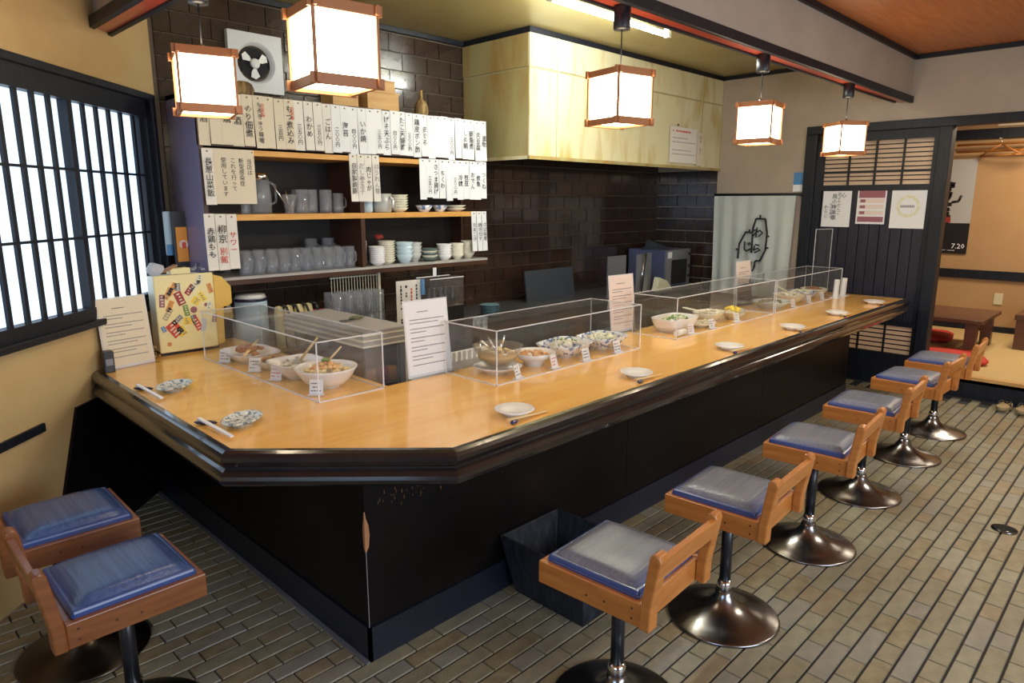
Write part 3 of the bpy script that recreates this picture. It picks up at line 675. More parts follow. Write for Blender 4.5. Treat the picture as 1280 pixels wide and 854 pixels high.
# notices standing on the counter
def notice(x, y, rz, w, h, lab, seed, m='paper_pink', lean=-6):
    t = thing('notice_stand', lab, 'sign', (x, y, ZC + .002), rz, 'printed notices in acrylic stands')
    lr = (R(lean), 0, 0); T = Matrix.Rotation(R(lean), 4, 'X')
    def put(b, name, mm): o = b.build(name, mm, t); o.rotation_euler = lr; return o
    put(B().box(-w / 2 - .006, w / 2 + .006, 0, .002, 0, h + .006), 'stand_back', 'acrylic_edge'); put(B().box(-w / 2, w / 2, -.0012, -.0002, .012, h), 'sheet', m)
    put(B().box(-w / 2 - .006, w / 2 + .006, -.05, .03, -.002, .001), 'stand_foot', 'acrylic')
    b = scribble(w * .42, .012, 1, seed=seed, cz=h * .86, y=-.0013, dens=1); put(b, 'heading', 'ink')
    zz = h * .76; k = 0; rnd = random.Random(seed)
    b = B()
    while zz > h * .12:
        L = w * .8 * (1 if k % 2 == 0 else rnd.uniform(.35, .8)); xx = -w * .40
        while xx < -w * .40 + L: d = rnd.uniform(.003, .009); b.box(xx, min(xx + d, w * .42), -.0018, -.0013, zz - .0022, zz + .0022); xx += d + .002
        k += 1; zz -= h * (.045 if k % 2 else .075)
    put(b, 'printed_lines', 'ink_grey')['kind'] = 'stuff'; return t
notice(.995, 3.545, R(12), .225, .33, 'white printed notice board standing beside the cream sticker-covered machine', 31, 'paper_cream')
notice(1.90, 2.385, R(-3), .232, .34, 'white printed notice standing between the first two acrylic covers', 32, 'paper')
notice(3.40, 2.385, R(-3), .225, .34, 'pinkish printed notice at the end of the second acrylic cover', 33)
notice(5.0, 2.385, R(0), .225, .325, 'pinkish printed notice before the white noren cloth', 34)
for x, l_ in ((5.88, 'narrow white menu holder beside the clear screen, nearer one'), (6.05, 'narrow white menu holder nearest the lattice door')):
    t = thing('menu_holder', l_, 'menu', (x, 2.02, ZC), 0, 'narrow white menu holders'); B().cbox((0, 0, .075), (.035, .03, .15), (R(0), R(4), 0)).build('menu', 'paper', t); B().cbox((0, 0, .002), (.09, .07, .004)).build('foot', 'white_plastic', t)
t = thing('clear_screen', 'tall clear acrylic partition standing at the far end of the counter', 'screen', (6.10, 2.24, ZC), R(-20))
box('sheet', 'acrylic', -.10, .10, -.0015, .0015, 0, .55, t)
for a in ((-.102, -.098, 0, .55), (.098, .102, 0, .55), (-.1, .1, .546, .55)): box('edge_strip', 'acrylic_edge', a[0], a[1], -.002, .002, a[2], a[3], t)

# place settings
for i, (x, y, l_) in enumerate(((.985, 2.96, 'oval patterned side dish near the wall end of the short counter'), (.985, 2.315, 'oval patterned side dish near the chamfered counter corner'))):
    t = thing('side_dish', l_, 'dish', (x, y, ZC), R(40), 'patterned side dishes on the short counter'); bowl('dish', 'plate_pattern', .092, .024, t, sy=.70, foot=.55)
    t = thing('spoon_rest', 'indigo glazed rest beside the %s patterned dish' % ('wall-end', 'corner')[i], 'chopstick rest', (x - .095, y + .085, ZC + .008), R(-50), 'indigo chopstick rests'); 
    b = B(); b.blob((0, 0, 0), .045, (1.0, .28, .18), 2, 0); b.build('rest', 'indigo', t, smooth=True)
    t = thing('wrapped_chopsticks', 'white paper-wrapped chopsticks at the %s patterned dish' % ('wall-end', 'corner')[i], 'chopsticks', (x - .105, y - .02, ZC + .018), R(-86), 'paper-wrapped chopsticks')
    B().cbox((0, 0, 0), (.235, .014, .006), (0, R(3.5), 0)).build('wrapper', 'paper', t, bevel=.001)
PL = [(1.743, 1.70), (2.533, 1.70), (3.373, 1.68), (4.195, 1.68), (4.96, 1.685), (5.722, 1.68)]
for i, (x, y) in enumerate(PL):
    w_ = ORD[i] if i < 5 else 'last'
    t = thing('small_plate', '%s small white plate along the long counter from the chamfered corner' % w_.capitalize(), 'plate', (x, y, ZC), 0, 'small white plates on the long counter')
    B().lathe([(0, 0), (.042, 0), (.045, .008), (.076, .024), (.073, .026), (.042, .012), (0, .011)], 36).build('plate', 'white_china', t)
    t = thing('chopstick_rest', 'cobalt blue chopstick rest by the %s small white plate' % w_, 'chopstick rest', (x - .075 + .02 * (i > 2), y - .072, ZC + .006), R(20), 'cobalt chopstick rests')
    b = B(); b.blob((0, 0, 0), .024, (1.1, .5, .26), 2, 0); b.build('rest', 'navy_glaze', t, smooth=True)
    t = thing('chopsticks', 'light wood chopsticks laid by the %s small white plate' % w_, 'chopsticks', (x - .10 + .02 * (i > 2), y - .064, ZC + .0165), R(-2), 'chopsticks on the long counter')
    for s_ in (-1, 1): B().tube((0, s_ * .005, 0), (.205, s_ * .003 + .004, -.012), .0036, 8, .0024).build('chopstick', 'chopstick', t)

# sticker-covered cream machine in the corner
t = thing('counter_machine', 'cream enamel machine covered in colourful stickers, in the counter corner', 'machine', (1.17, 3.665, ZC + .0))
box('feet', 'black_plastic', .005, .30, .006, .14, 0, .02, t)
B().prism([(0, 0), (.265, 0), (.265, .16), (.14, .16), (-.0, .10)], .02, .405).build('casing', 'cream_enamel_side', t, bevel=.008)
box('front_plate', 'cream_enamel', -.004, .292, -.012, .0, .016, .412, t, bevel=.006)
B().prism([(.292, .40), (.292, .02), (.33, .03), (.335, .20), (.385, .24), (.385, .33), (.34, .385)], -.010, .03, 'y').build('side_housing', 'ochre_enamel', t, bevel=.006)
box('side_lever', 'grey_plastic', .335, .375, -.01, .02, .19, .225, t)
rnd = random.Random(5); cols = ['poster_red', 'orange', 'ink_red', 'yellow', 'teal_china', 'leaf_green', 'poster_maroon', 'grey_plastic', 'pale_salad', 'shelf_wood', 'sign_blue', 'brown_stew']
spots = [(.055, .32, .02, .05, 30, 'shelf_wood'), (.075, .34, .02, .055, 35, 'orange'), (.105, .29, .03, .055, -20, 'poster_red'), (.155, .33, .022, .045, 40, 'poster_red'), (.18, .35, .02, .05, 35, 'pale_salad'), (.205, .38, .02, .04, 10, 'pale_salad'), (.13, .225, .02, .045, -10, 'leaf_green'), (.025, .285, .02, .05, 5, 'poster_maroon'), (.058, .255, .02, .045, 25, 'orange'), (.045, .215, .02, .05, 35, 'hood_edge'), (.085, .18, .018, .045, 50, 'grey_plastic'), (.07, .135, .045, .06, -35, 'ink_red'), (.10, .12, .03, .04, -30, 'yellow'), (.02, .14, .014, .024, -20, 'sign_blue'), (.175, .15, .025, .055, -25, 'ink_red'), (.205, .14, .02, .05, 8, 'pale_blue'), (.16, .17, .012, .04, -20, 'teal_china'), (.178, .27, .03, .03, 40, 'yellow'), (.21, .29, .02, .04, -30, 'yellow'), (.10, .35, .02, .03, 0, 'grey_plastic'), (.13, .17, .03, .03, 0, 'yellow'), (.04, .06, .015, .015, 10, 'orange'), (.24, .24, .018, .03, 20, 'pale_salad'), (.25, .33, .018, .04, -15, 'orange'), (.26, .17, .018, .035, 12, 'poster_maroon')]
for x, z, a, c_, r_, mm in spots:
    a *= 1.3; c_ *= 1.3; s_ = B().cbox((0, 0, 0), (a, .001, c_)).build('sticker', mm, t); s_.location = (x * 1.08, -.0128, z); s_.rotation_euler = (0, R(r_), 0)
    k = B()
    for q_ in range(4): k.cbox((a * random.uniform(-.12, .12), -.0007, c_ * (-.33 + q_ * .22)), (a * random.uniform(.25, .6), .0004, c_ * .10))
    k.build('sticker_print', 'ink_grey' if mm in ('yellow', 'pale_salad', 'orange', 'shelf_wood') else 'paper_cream', s_)
for x, z, r_ in ((.165, .225, .017), (.225, .245, .010), (.165, .19, .010)):
    s_ = B().tube((0, 0, 0), (0, -.001, 0), r_, 20).build('sticker', 'poster_maroon', t); s_.location = (x * 1.08, -.0122, z)
t = thing('plastic_bag', 'crumpled clear plastic bag on top of the cream machine', 'bag', (1.195, 3.70, ZC + .412)); random.seed(3); B().blob((0, 0, .03), .045, (.9, .7, .75), 2, .15).build('bag', 'plastic_bag', t)
t = thing('paper_bundle', 'brown printed paper packet leaning on the plastic bag', 'packet', (1.262, 3.70, ZC + .43)); B().cbox((0, 0, .012), (.075, .05, .008), (0, R(-24), 0)).build('packet', 'brown_stew', t)
t = thing('small_box', 'flat pale yellow box on top of the cream machine', 'box', (1.31, 3.71, ZC + .412)); B().cbox((0, 0, .015), (.10, .06, .03)).build('box', 'cream_enamel', t, bevel=.003)
t = thing('small_ornaments', 'small glass and dark trinkets on the cream machine', 'ornament', (1.405, 3.70, ZC + .412)); food('trinkets', 'glass', 10, .035, .012, .012, t, 33, 1, .6); B().cbox((0, 0, .035), (.018, .018, .03)).build('dark_cap', 'indigo', t)
t = thing('black_holder', 'black object in the corner between notice board and window', 'holder', (.885, 3.50, ZC)); B().cbox((0, 0, .05), (.045, .05, .10)).build('holder', 'black_plastic', t, bevel=.004); B().cbox((-.0, -.026, .05), (.03, .004, .03)).build('label_plate', 'grey_plastic', t)
t = thing('dried_leaves', 'little heap of dried gold leaves beside the cream machine', 'ornament', (1.135, 3.64, ZC)); food('leaves', 'straw', 9, .018, .012, .010, t, 34); food('tuft', 'straw', 5, .012, .04, .010, t, 35)

# ================================================================ PENDANT LANTERNS
def make_lantern(label):
    t = thing('pendant_lantern', label, 'lantern', group='square paper lanterns hanging from the beam')
    s_ = .098; h0, h1 = .0, .225
    B().box(-s_ + .008, s_ - .008, -s_ + .008, s_ - .008, .012, .213).build('paper_shade', 'lamp_paper', t)
    for z in (.0, .195):
        for sg in (-1, 1):
            box('frame_rail', 'lamp_wood', -s_ - .012, s_ + .012, *sorted((sg * s_, sg * (s_ - .012))), z, z + .03, t, bevel=.0015); box('frame_rail', 'lamp_wood', *sorted((sg * s_, sg * (s_ - .012))), -s_ - .012, s_ + .012, z + .002, z + .028, t, bevel=.0015)
    for a in (-1, 1):
        for c_ in (-1, 1): B().cbox((a * (s_ - .004), c_ * (s_ - .004), .1125), (.008, .008, .19)).build('corner_post', 'lamp_wood', t)
    B().tube((0, 0, .225), (0, 0, .40), .003, 6).build('cord', 'black_plastic', t)
    B().lathe([(0, .225), (.012, .225), (.010, .245), (0, .245)], 12).build('socket_cap', 'chrome', t)
    B().lathe([(0, .385), (.034, .385), (.036, .395), (.036, .478), (0, .478)], 24).build('ceiling_mount', 'black_metal', t)
    return t
LN = ['square paper lantern at the end of the long beam, before the lattice door', 'square paper lantern second from the lattice door end of the long beam', 'square paper lantern in front of the yellowed range hood', 'largest-looking square paper lantern near the corner of the beams', 'square paper lantern on the short beam, beside the extractor fan']
LP = [(5.13, 1.806, 1.866, -35), (3.81, 1.806, 1.866, 8), (2.49, 1.806, 1.867, -12), (1.13, 1.83, 1.867, -8), (1.103, 2.675, 1.867, -16)]
l0 = make_lantern(LN[0]); l0.location = LP[0][:3]; l0.rotation_euler[2] = R(LP[0][3])
for i in range(1, 5): dup(l0, LN[i], LP[i][:3], R(LP[i][3]))

t = thing('fluorescent_light', 'long white fluorescent tube on the kitchen ceiling', 'ceiling light', (3.6, 2.665, 2.64))
B().tube((-.575, 0, 0), (.575, 0, 0), .016, 16).build('tube', 'tube_light', t)
for x in (-.59, .59): B().cbox((x, 0, .02), (.03, .035, .075)).build('end_holder', 'white_plastic', t)
box('batten', 'white_plastic', -.6, .6, -.02, .02, .06, .088, t)

# ================================================================ RANGE HOOD
t = thing('range_hood', 'large yellowed cream range hood with grease stains hung over the kitchen', 'range hood', (3.655, 3.42, 0))
HW = XF - 3.655
B().box(0, HW, 0, .012, 1.872, 2.462).build('front_sheet', 'hood_paint', t); box('side_sheet', 'hood_stained_shaded', 0, .012, .012, .69, 1.872, 2.462, t)
box('upper_front', 'hood_paint', -.006, HW, -.006, .012, 2.475, 2.692, t); box('upper_side', 'hood_stained_shaded', -.006, .012, .012, .69, 2.475, 2.692, t)
box('joint_strip', 'hood_edge', .0, HW, .002, .014, 2.46, 2.478, t); box('joint_strip', 'hood_edge', .002, .014, .012, .69, 2.46, 2.478, t)
box('bottom_rim', 'hood_stained_shaded', -.02, HW, -.02, .0, 1.850, 1.874, t); box('bottom_rim', 'hood_paint', -.02, .0, .0, .69, 1.850, 1.874, t)
box('cover_strip', 'hood_paint', .285, .300, -.012, -.002, 1.872, 2.70, t); box('cover_strip', 'hood_edge', 2.35, 2.36, -.012, -.002, 1.872, 2.70, t); box('cover_strip', 'hood_edge', HW - .012, HW, -.01, 0, 1.872, 2.70, t)
box('hood_top', 'dark_void', .012, HW, .012, .69, 2.6, 2.69, t); box('top_trim', 'black_wood', -.012, HW, -.014, -.0, 2.692, 2.729, t); box('top_trim', 'black_wood', -.012, .0, .0, .69, 2.692, 2.729, t)
box('filter_panel', 'steel_dark', .03, HW - .03, .05, .66, 2.0, 2.02, t)
t = thing('calendar', 'white printed monthly calendar pinned on the range hood', 'calendar', (5.70, 3.405, 1.90), 0)
B().cbox((0, 0, .155), (.47, .003, .31)).build('sheet', 'paper_mid', t); k = scribble(.40, .045, 1, seed=50, cz=.275, y=-.002, dens=.9, th=.4); k.build('heading', 'ink_red', t)
for j, z in enumerate((.215, .18, .11, .075)): scribble(.40, .022, 1, seed=51 + j, cz=z, y=-.002, dens=1).build('date_row', 'ink_grey', t)
B().blob((-.12, -.006, .325), .012, (1, .6, 1), 1, 0).build('clip', 'shelf_dark', t)
t = thing('memo_sheet', 'narrow cream memo sheet hung beside the calendar on the hood', 'paper', (5.99, 3.405, 1.885)); B().cbox((0, 0, .15), (.12, .003, .30)).build('sheet', 'paper_cream', t); scribble(.05, .24, 1, True, 60, 0, .15, -.002).build('lettering', 'ink_grey', t)

# ================================================================ SHELF UNIT AND ITS CONTENTS
YS = 3.72
t = thing('shelf_unit', 'dark wooden wall shelf unit with orange wood shelves behind the counter', 'shelf', (1.472, YS, 0))
SW = 3.523 - 1.472
box('side_panel', 'shelf_side', -.0, .02, .0, .39, 1.10, 2.118, t); box('side_edge', 'shelf_dark', .0, .022, -.003, .0, 1.10, 2.118, t)
box('side_panel', 'shelf_dark', SW - .02, SW, .27, .39, 1.10, 2.118, t)
box('back_panel', 'shelf_inside', .02, SW - .02, .375, .39, 1.10, 2.10, t)
box('top_board', 'shelf_dark', 0, SW, .0, .39, 2.095, 2.118, t); box('top_fascia', 'shelf_dark', 0, SW, -.002, .015, 1.84, 2.118, t)
box('shelf_board', 'shelf_wood', .02, SW - .02, .0, .375, 1.798, 1.8275, t); box('shelf_board', 'shelf_wood', .02, SW - .02, .0, .375, 1.450, 1.483, t)
box('bottom_board', 'shelf_steel', .0, SW, .0, .375, 1.128, 1.143, t); box('bottom_underside', 'shelf_dark', .0, SW, .002, .375, 1.100, 1.127, t)
box('divider', 'shelf_dark', .965, .995, .005, .375, 1.143, 1.798, t)
# paper strips: (x centre, width, top, length, text, tone)
def strip(x, wd, z1, ln, s_, mm, lab, k, ink='ink', tilt=0, tsz=None, grp='handwritten menu strips on the shelf front', yo=0, red=None, low=False):
    t = thing('menu_strip', lab, 'menu strip', (x, YS - .004 - yo, z1), 0, grp)
    b = B(); n = 4; cur = random.uniform(.001, .010)
    for a in range(n):
        za, zb = -ln * a / n, -ln * (a + 1) / n; ya, yb = -cur * (a / n) ** 2, -cur * ((a + 1) / n) ** 2
        v = [b.bm.verts.new(q) for q in ((-wd / 2, ya, za), (wd / 2, ya, za), (wd / 2, yb, zb), (-wd / 2, yb, zb))]; b.bm.faces.new(v)
    bmesh.ops.remove_doubles(b.bm, verts=b.bm.verts, dist=1e-5)
    b.build('paper', mm, t, solid=.0012); t.rotation_euler[1] = R(tilt)
    B().tube((0, -.001, -.014), (0, -.004, -.014), .005, 8).build('pin', 'brass_pin', t)
    if s_:
        sz = min(tsz or wd * .74, (ln - .05) / len(s_) * .98); o = lettering(s_, sz, ink, t, (0, -.003 - cur, -ln * (.52 if not low else .68)), vertical=True); 
        me = o.data
        for v in me.vertices: v.co.y *= 1.0
    if red: lettering(red, wd * .42, 'ink_red', t, (wd * .30, -.003 - cur, -ln * .28), vertical=True)
    return t
top_txt = ['酒', '', '燗', '酒', 'のり佃煮', 'もろきゅう味噌', '', '三百円', 'もつ煮込み', '三五〇円', 'わかめ', '三五〇円', 'ごはん', '二〇〇円', '海苔', '四〇〇円', 'いか焼', '', '三五〇円', 'げそ天ぷら', '四〇〇円', 'たこ天婦羅', '三〇〇円', '鶏皮ポン酢', 'まぐろ', '', '', '', '三〇〇円', '', 'しめ鯖', '豚角煮', '肉豆腐', '漬物']
n = len(top_txt); p = (3.515 - 1.478) / n
def sw(k): return {0: 'fan-side end', 1: 'hood-side end'}[k]
for i, s_ in enumerate(top_txt):
    x = 1.478 + p * (i + .5); low = '円' in s_; mm = 'paper_cream' if i < 9 else ('paper_mid' if i < 13 else 'paper')
    txt = 'reading %s, ' % s_ if s_ and not low and s_ != '酒' else ''
    lab = ('priced' if low else 'paper') + ' strip %s%s of the top row' % (txt, nth(i, n, sw(0), sw(1)))
    strip(x, p * random.uniform(.93, 1.04), 2.114 + random.uniform(-.003, .003), .272 + random.uniform(-.006, .006), s_, mm, lab, i, tilt=random.uniform(-1, .6), yo=.0015 * (i % 3), red=('自家製' if i in (5, 8) else None), tsz=(.030 if low else None), low=low)
mid = [(2.392, '自家製焼豚'), (2.447, 'だし巻玉子'), (2.50, '肉じゃが'), (2.555, 'ほうれん草')]
for i, (x, s_) in enumerate(mid): strip(x, .052, 1.838, .285, s_, 'paper_mid', 'white strip reading %s, %s of four before the middle of the shelf' % (s_, ORD[i]), i, yo=.001 * i, ink='ink_grey' if i % 2 else 'ink')
rt = [(2.93, ''), (2.985, '三五〇円'), (3.04, 'さつま揚げ'), (3.10, 'ちくわ'), (3.155, ''), (3.205, '三〇〇円'), (3.26, '冷奴'), (3.315, '枝豆'), (3.375, 'おでん'), (3.43, '煮魚'), (3.485, 'つくね')]
for i, (x, s_) in enumerate(rt): strip(x, .056, 1.834, .272 + random.uniform(-.02, .01), s_, 'paper', 'white strip %s%s in the second row at the hood side' % (('reading %s, ' % s_) if s_ and '円' not in s_ else '', nth(i, 11, 'shelf middle', 'hood')), i, yo=.001 * (i % 3), tilt=random.uniform(-1, 1), tsz=(.03 if '円' in s_ else None), low='円' in s_)
for i, (x, s_) in enumerate(((3.385, 'なめこ汁'), (3.435, '焼きなす'), (3.485, 'さば味噌'))): strip(x, .046, 1.483, .285, s_, 'paper', 'white strip reading %s, %s of the three lowest at the hood side' % (s_, ORD[i]), i, yo=.001 * i, tilt=-1.5)
t = thing('notice_sheet', 'large cream handwritten notice sheet on the shelf front', 'notice', (1.635, YS - .014, 1.826)); B().cbox((0, 0, -.143), (.25, .002, .286)).build('sheet', 'paper_cream', t)
for x, s_ in ((.095, '当店は'), (.05, '新型感染症'), (.005, 'これを行って'), (-.045, '使用しています')): lettering(s_, .030, 'ink', t, (x, -.002, -.05 - .014 * len(s_)), vertical=True)
for x in (-.115, .115): B().tube((x, -.001, -.012), (x, -.004, -.012), .004, 8).build('pin', 'brass_pin', t)
strip(1.505, .055, 1.824, .288, '長葱山菜飯', 'paper_mid', 'pale strip pinned over the left edge of the big cream notice', 90, yo=.016)
strip(1.492, .056, 1.490, .30, '赤鶏もも', 'paper_mid', 'white strip reading 赤鶏もも at the purple side of the lower group', 91, yo=.004)
strip(1.552, .058, 1.488, .30, '柳', 'paper_mid', 'white strip with black and red characters in the lower group', 92, yo=.003, tsz=.05)
lettering('京', .05, 'ink', bpy.data.objects.new('x', None), (0, 0, 0)) if 0 else None
k = [o for o in C.objects if o.get('label', '').startswith('white strip with black and red')][0]
[setattr(o, 'location', (0, -.014, -.085)) for o in C.objects if o.parent == k and o.name.startswith('lettering')]
lettering('京', .05, 'ink', k, (0, -.014, -.135)); lettering('別', .042, 'ink_red', k, (0, -.014, -.20)); lettering('館', .042, 'ink_red', k, (0, -.014, -.245))
strip(1.612, .056, 1.486, .295, 'サワー', 'paper_mid', 'cream strip reading サワー in red beside the mugs', 93, ink='ink_red', yo=.002, tsz=.040)

# glassware
def make_mug(label, grp, h=.15, r=.036, handle=True):
    t = thing('beer_mug' if handle else 'glass_tumbler', label, 'mug' if handle else 'glass', group=grp)
    B().lathe([(0, 0), (r * .92, 0), (r, .012), (r, h), (r - .004, h), (r - .005, .018), (0, .015)], 16).build('body', 'glass', t)
    if handle: B().path([(r - .002, 0, h * .8), (r + .022, 0, h * .74), (r + .024, 0, h * .35), (r - .002, 0, h * .25)], .005, 6).build('handle', 'glass', t)
    return t
m0 = None
for i in range(10):
    lab = 'glass beer mug on the lowest shelf, front row, %s' % nth(i, 10, 'notice side', 'divider'); loc = (1.70 + i * .0745, 3.775, 1.1435)
    if m0 is None: m0 = make_mug(lab, 'beer mugs on the lowest shelf', .135); m0.location = loc; m0.rotation_euler[2] = R(-78)
    else: dup(m0, lab, loc, R(random.choice((-82, -76))))
for i in range(8): dup(m0, 'glass beer mug on the lowest shelf, back row, %s' % nth(i, 8, 'notice side', 'divider'), (1.74 + i * .085, 3.875, 1.1435), R(-40))
m1 = make_mug('tall glass mug at the divider end, taller than its row', 'beer mugs on the lowest shelf', .18, .04); m1.location = (2.385, 3.88, 1.1435) ; m1.location.x = 2.34; m1.location.y = 3.97
dup(m1, 'tall glass mug in the back, second from the divider', (2.22, 3.97, 1.1435), R(-50))
g0 = make_mug('ribbed glass tumbler on the middle shelf, first from the tongs', 'tumblers on the middle shelf', .14, .038, False); g0.location = (2.08, 3.80, 1.4835)
for i, (x, y) in enumerate(((2.16, 3.83), (2.24, 3.80), (2.12, 3.92), (2.20, 3.93))): dup(g0, 'glass tumbler on the middle shelf, %s' % ('second from the tongs', 'third from the tongs', 'behind the first tumbler', 'behind the second tumbler')[i], (x, y, 1.4835))
t = make_mug('glass mug with handle beside the white strips on the middle shelf', 'tumblers on the middle shelf', .12, .034); t.location = (2.325, 3.80, 1.4835)
t = thing('glass_pitcher', 'tall glass pitcher with a chrome top on the middle shelf', 'pitcher', (1.83, 3.80, 1.4835)); B().lathe([(0, 0), (.055, 0), (.058, .10), (.048, .19), (.044, .19), (.052, .10), (.05, .01), (0, .01)], 20).build('body', 'glass', t); B().lathe([(0, .19), (.05, .19), (.045, .225), (0, .23)], 20).build('lid', 'chrome', t); B().path([(.05, 0, .18), (.09, 0, .16), (.09, 0, .07), (.055, 0, .05)], .007, 6).build('handle', 'glass', t)
for i, x in enumerate((1.72, 1.76)): 
    t = make_mug('dark-looking narrow glass beside the pitcher, %s' % ('nearer the notice', 'nearer the pitcher')[i], 'tumblers on the middle shelf', .13, .02, False); t.location = (x, 3.78 + .05 * i, 1.4835)
t = thing('tong_stand', 'glass cup holding crossed metal tongs on the middle shelf', 'cup', (1.99, 3.78, 1.4835)); B().lathe([(0, 0), (.035, 0), (.025, .012), (.045, .11), (.041, .11), (.022, .02), (0, .02)], 16).build('cup', 'glass', t)
for k, (a, c_) in enumerate(((-.10, .17), (.05, .12), (-.02, .13))): B().tube((0, 0, .02), (a, 0, c_), .004, 6).build('tong', 'chrome', t)
t = thing('tray', 'dark tray under the pitcher and tongs', 'tray', (1.86, 3.80, 1.4834)); B().lathe([(0, 0), (.0, 0), (.0, .0), (.0, 0)], 8) ; box('tray', 'shelf_inside', -.19, .2, -.06, .06, -.0004, .0, t)
bpy.data.objects.remove([o for o in C.objects if o.parent == t][0]); bpy.data.objects.remove(t)
# crockery on the right half
def cyl_cup(x, r, h, m, lab, z=1.4835, name='white_pot', cat='pot', y=3.81):
    t = thing(name, lab, cat, (x, y, z), 0); B().lathe([(0, 0), (r * .9, 0), (r, .01), (r, h), (r - .005, h), (r - .005, .015), (0, .012)], 24).build('body', m, t); return t
cyl_cup(2.53, .048, .07, 'pale_blue_china', 'pale blue cup half hidden below the middle strips', name='cup', cat='cup'); t = cyl_cup(2.66, .062, .12, 'grey_china', 'white cylindrical pot on the middle shelf')
B().path([(.02, -.063, .10), (.028, -.085, .08), (.028, -.08, .03)], .008, 6).build('handle', 'white_china', t)
def stack(x, y, z, n, r, h, m, what, grp, foot=.5, pitch=None, cols=None, flare=.7, cat='bowl', name='stacked_bowl'):
    pitch = pitch or h * .35; pb = None
    for i in range(n):
        ps = 'topmost' if i == n - 1 else ('bottom one' if i == 0 else ('%s from the bottom' % ORD[i])); lab = '%s, %s' % (what, ps) if n > 1 else what
        mm = (cols or [m])[i % len(cols or [m])]
        o = B().lathe([(0, 0), (r * foot, 0), (r * foot, .004), (r * (foot + .3 * (1 - foot)), h * .25), (r, h), (r - .003, h), (r * (foot + .25 * (1 - foot)), h * .3), (0, .008)], 24).build(name, mm) if i == 0 or cols else pb.copy()
        if i and not cols: C.objects.link(o)
        pb = o; tag(o, lab, cat, grp); o.location = (x, y, z + i * pitch)
stack(2.80, 3.82, 1.4835, 6, .068, .03, 'cream_china', 'cream dish in the stack beside the white pot', 'stack of cream dishes', pitch=.017, cols=None, cat='dish', name='stacked_dish')
stack(3.0, 3.80, 1.4835, 1, .062, .045, 'blue_pattern', 'blue patterned bowl peeking below the strips', 'bowls below the strips'); stack(3.14, 3.80, 1.4835, 1, .058, .045, 'blue_pattern', 'blue glazed bowl right of the patterned one', 'bowls below the strips'); stack(3.30, 3.82, 1.4835, 2, .08, .025, 'cream_china', 'cream flat dish below the strips at the hood side', 'bowls below the strips', pitch=.02, cat='dish')
z = 1.1435
stack(2.515, 3.84, z, 12, .030, .02, 'white_china', 'tiny white cup in the column beside the divider', 'column of tiny cups', pitch=.0125, cat='cup', name='stacked_cup')
stack(2.58, 3.77, z, 8, .055, .03, 'white_china', 'white bowl in the pale stack by the divider', 'white bowl stack', pitch=.0135)
stack(2.69, 3.82, z, 9, .06, .03, 'cream_china', 'cream bowl in the second stack from the divider', 'cream bowl stack', pitch=.0155)
stack(2.82, 3.80, z, 4, .064, .06, 'pale_blue_china', 'pale blue bowl in the tall blue stack', 'pale blue bowl stack', pitch=.027)
stack(2.93, 3.84, z, 4, .060, .06, 'grey_china', 'grey bowl stacked behind the pale blue stack', 'grey bowl stack', pitch=.024)
stack(3.03, 3.79, z, 5, .062, .028, 'green_china', 'green striped plate stacked low', 'green plate stack', pitch=.0155, cols=['green_china', 'cream_china'], cat='plate')
stack(3.165, 3.79, z, 5, .058, .04, 'white_china', 'white bowl in the ridged stack', 'ridged white stack', pitch=.0185)
stack(3.285, 3.79, z, 6, .052, .04, 'cream_china', 'ivory bowl in the stack second from the hood end', 'ivory stack', pitch=.015)
stack(3.40, 3.80, z, 5, .055, .05, 'cream_china', 'yellowish bowl in the stack nearest the hood', 'yellowish stack', pitch=.02)
t = thing('red_parcel', 'small red wrapped bundle on top of the cream bowl stack', 'bundle', (2.67, 3.88, z + .165)); random.seed(2); B().blob((0, 0, .015), .03, (1.2, .8, .6), 2, .12).build('bundle', 'poster_red', t)
t = thing('straw_doll', 'round tan knitted ball above the mugs', 'ornament', (1.665, 3.95, 1.1435)); B().lathe([(0, 0), (.02, 0), (.02, .12), (0, .12)], 10).build('stand', 'glass', t); B().blob((0, 0, .155), .04, (1, 1, .85), 2, .05).build('ball', 'bare_wood', t)

# on top of the shelf unit
t = thing('wooden_box', 'stacked light wooden box on the shelf top, lower one', 'box', (2.68, 3.86, 2.118)); box('box', 'box_wood', -.12, .12, -.08, .08, 0, .11, t, bevel=.003); box('lid', 'box_wood', -.124, .124, -.084, .084, .11, .118, t)
t = thing('wooden_box', 'small light wooden box on top of the lower wooden box', 'box', (2.70, 3.86, 2.236)); box('box', 'box_wood', -.10, .08, -.07, .07, 0, .065, t, bevel=.003); box('lid', 'box_wood', -.104, .084, -.074, .074, .065, .072, t)
t = thing('wooden_box', 'wooden box half hidden behind the largest-looking lantern', 'box', (2.41, 3.86, 2.118)); box('box', 'box_wood', -.09, .09, -.07, .07, 0, .08, t, bevel=.003)
t = thing('straw_bottle', 'straw-wrapped bottle standing on the shelf top', 'bottle', (3.03, 3.84, 2.118)); B().lathe([(0, 0), (.04, 0), (.048, .03), (.046, .07), (.03, .10), (.012, .115), (0, .115)], 20).build('wrapped_body', 'straw', t); B().lathe([(0, .11), (.012, .11), (.010, .165), (.013, .17), (0, .17)], 12).build('neck', 'straw', t)
t = thing('gold_fan_ornament', 'gold woven ornament before the extractor fan', 'ornament', (1.80, 3.86, 2.118)); random.seed(4); B().blob((0, 0, .045), .055, (1.1, .6, .85), 2, .1).build('woven_body', 'straw', t)

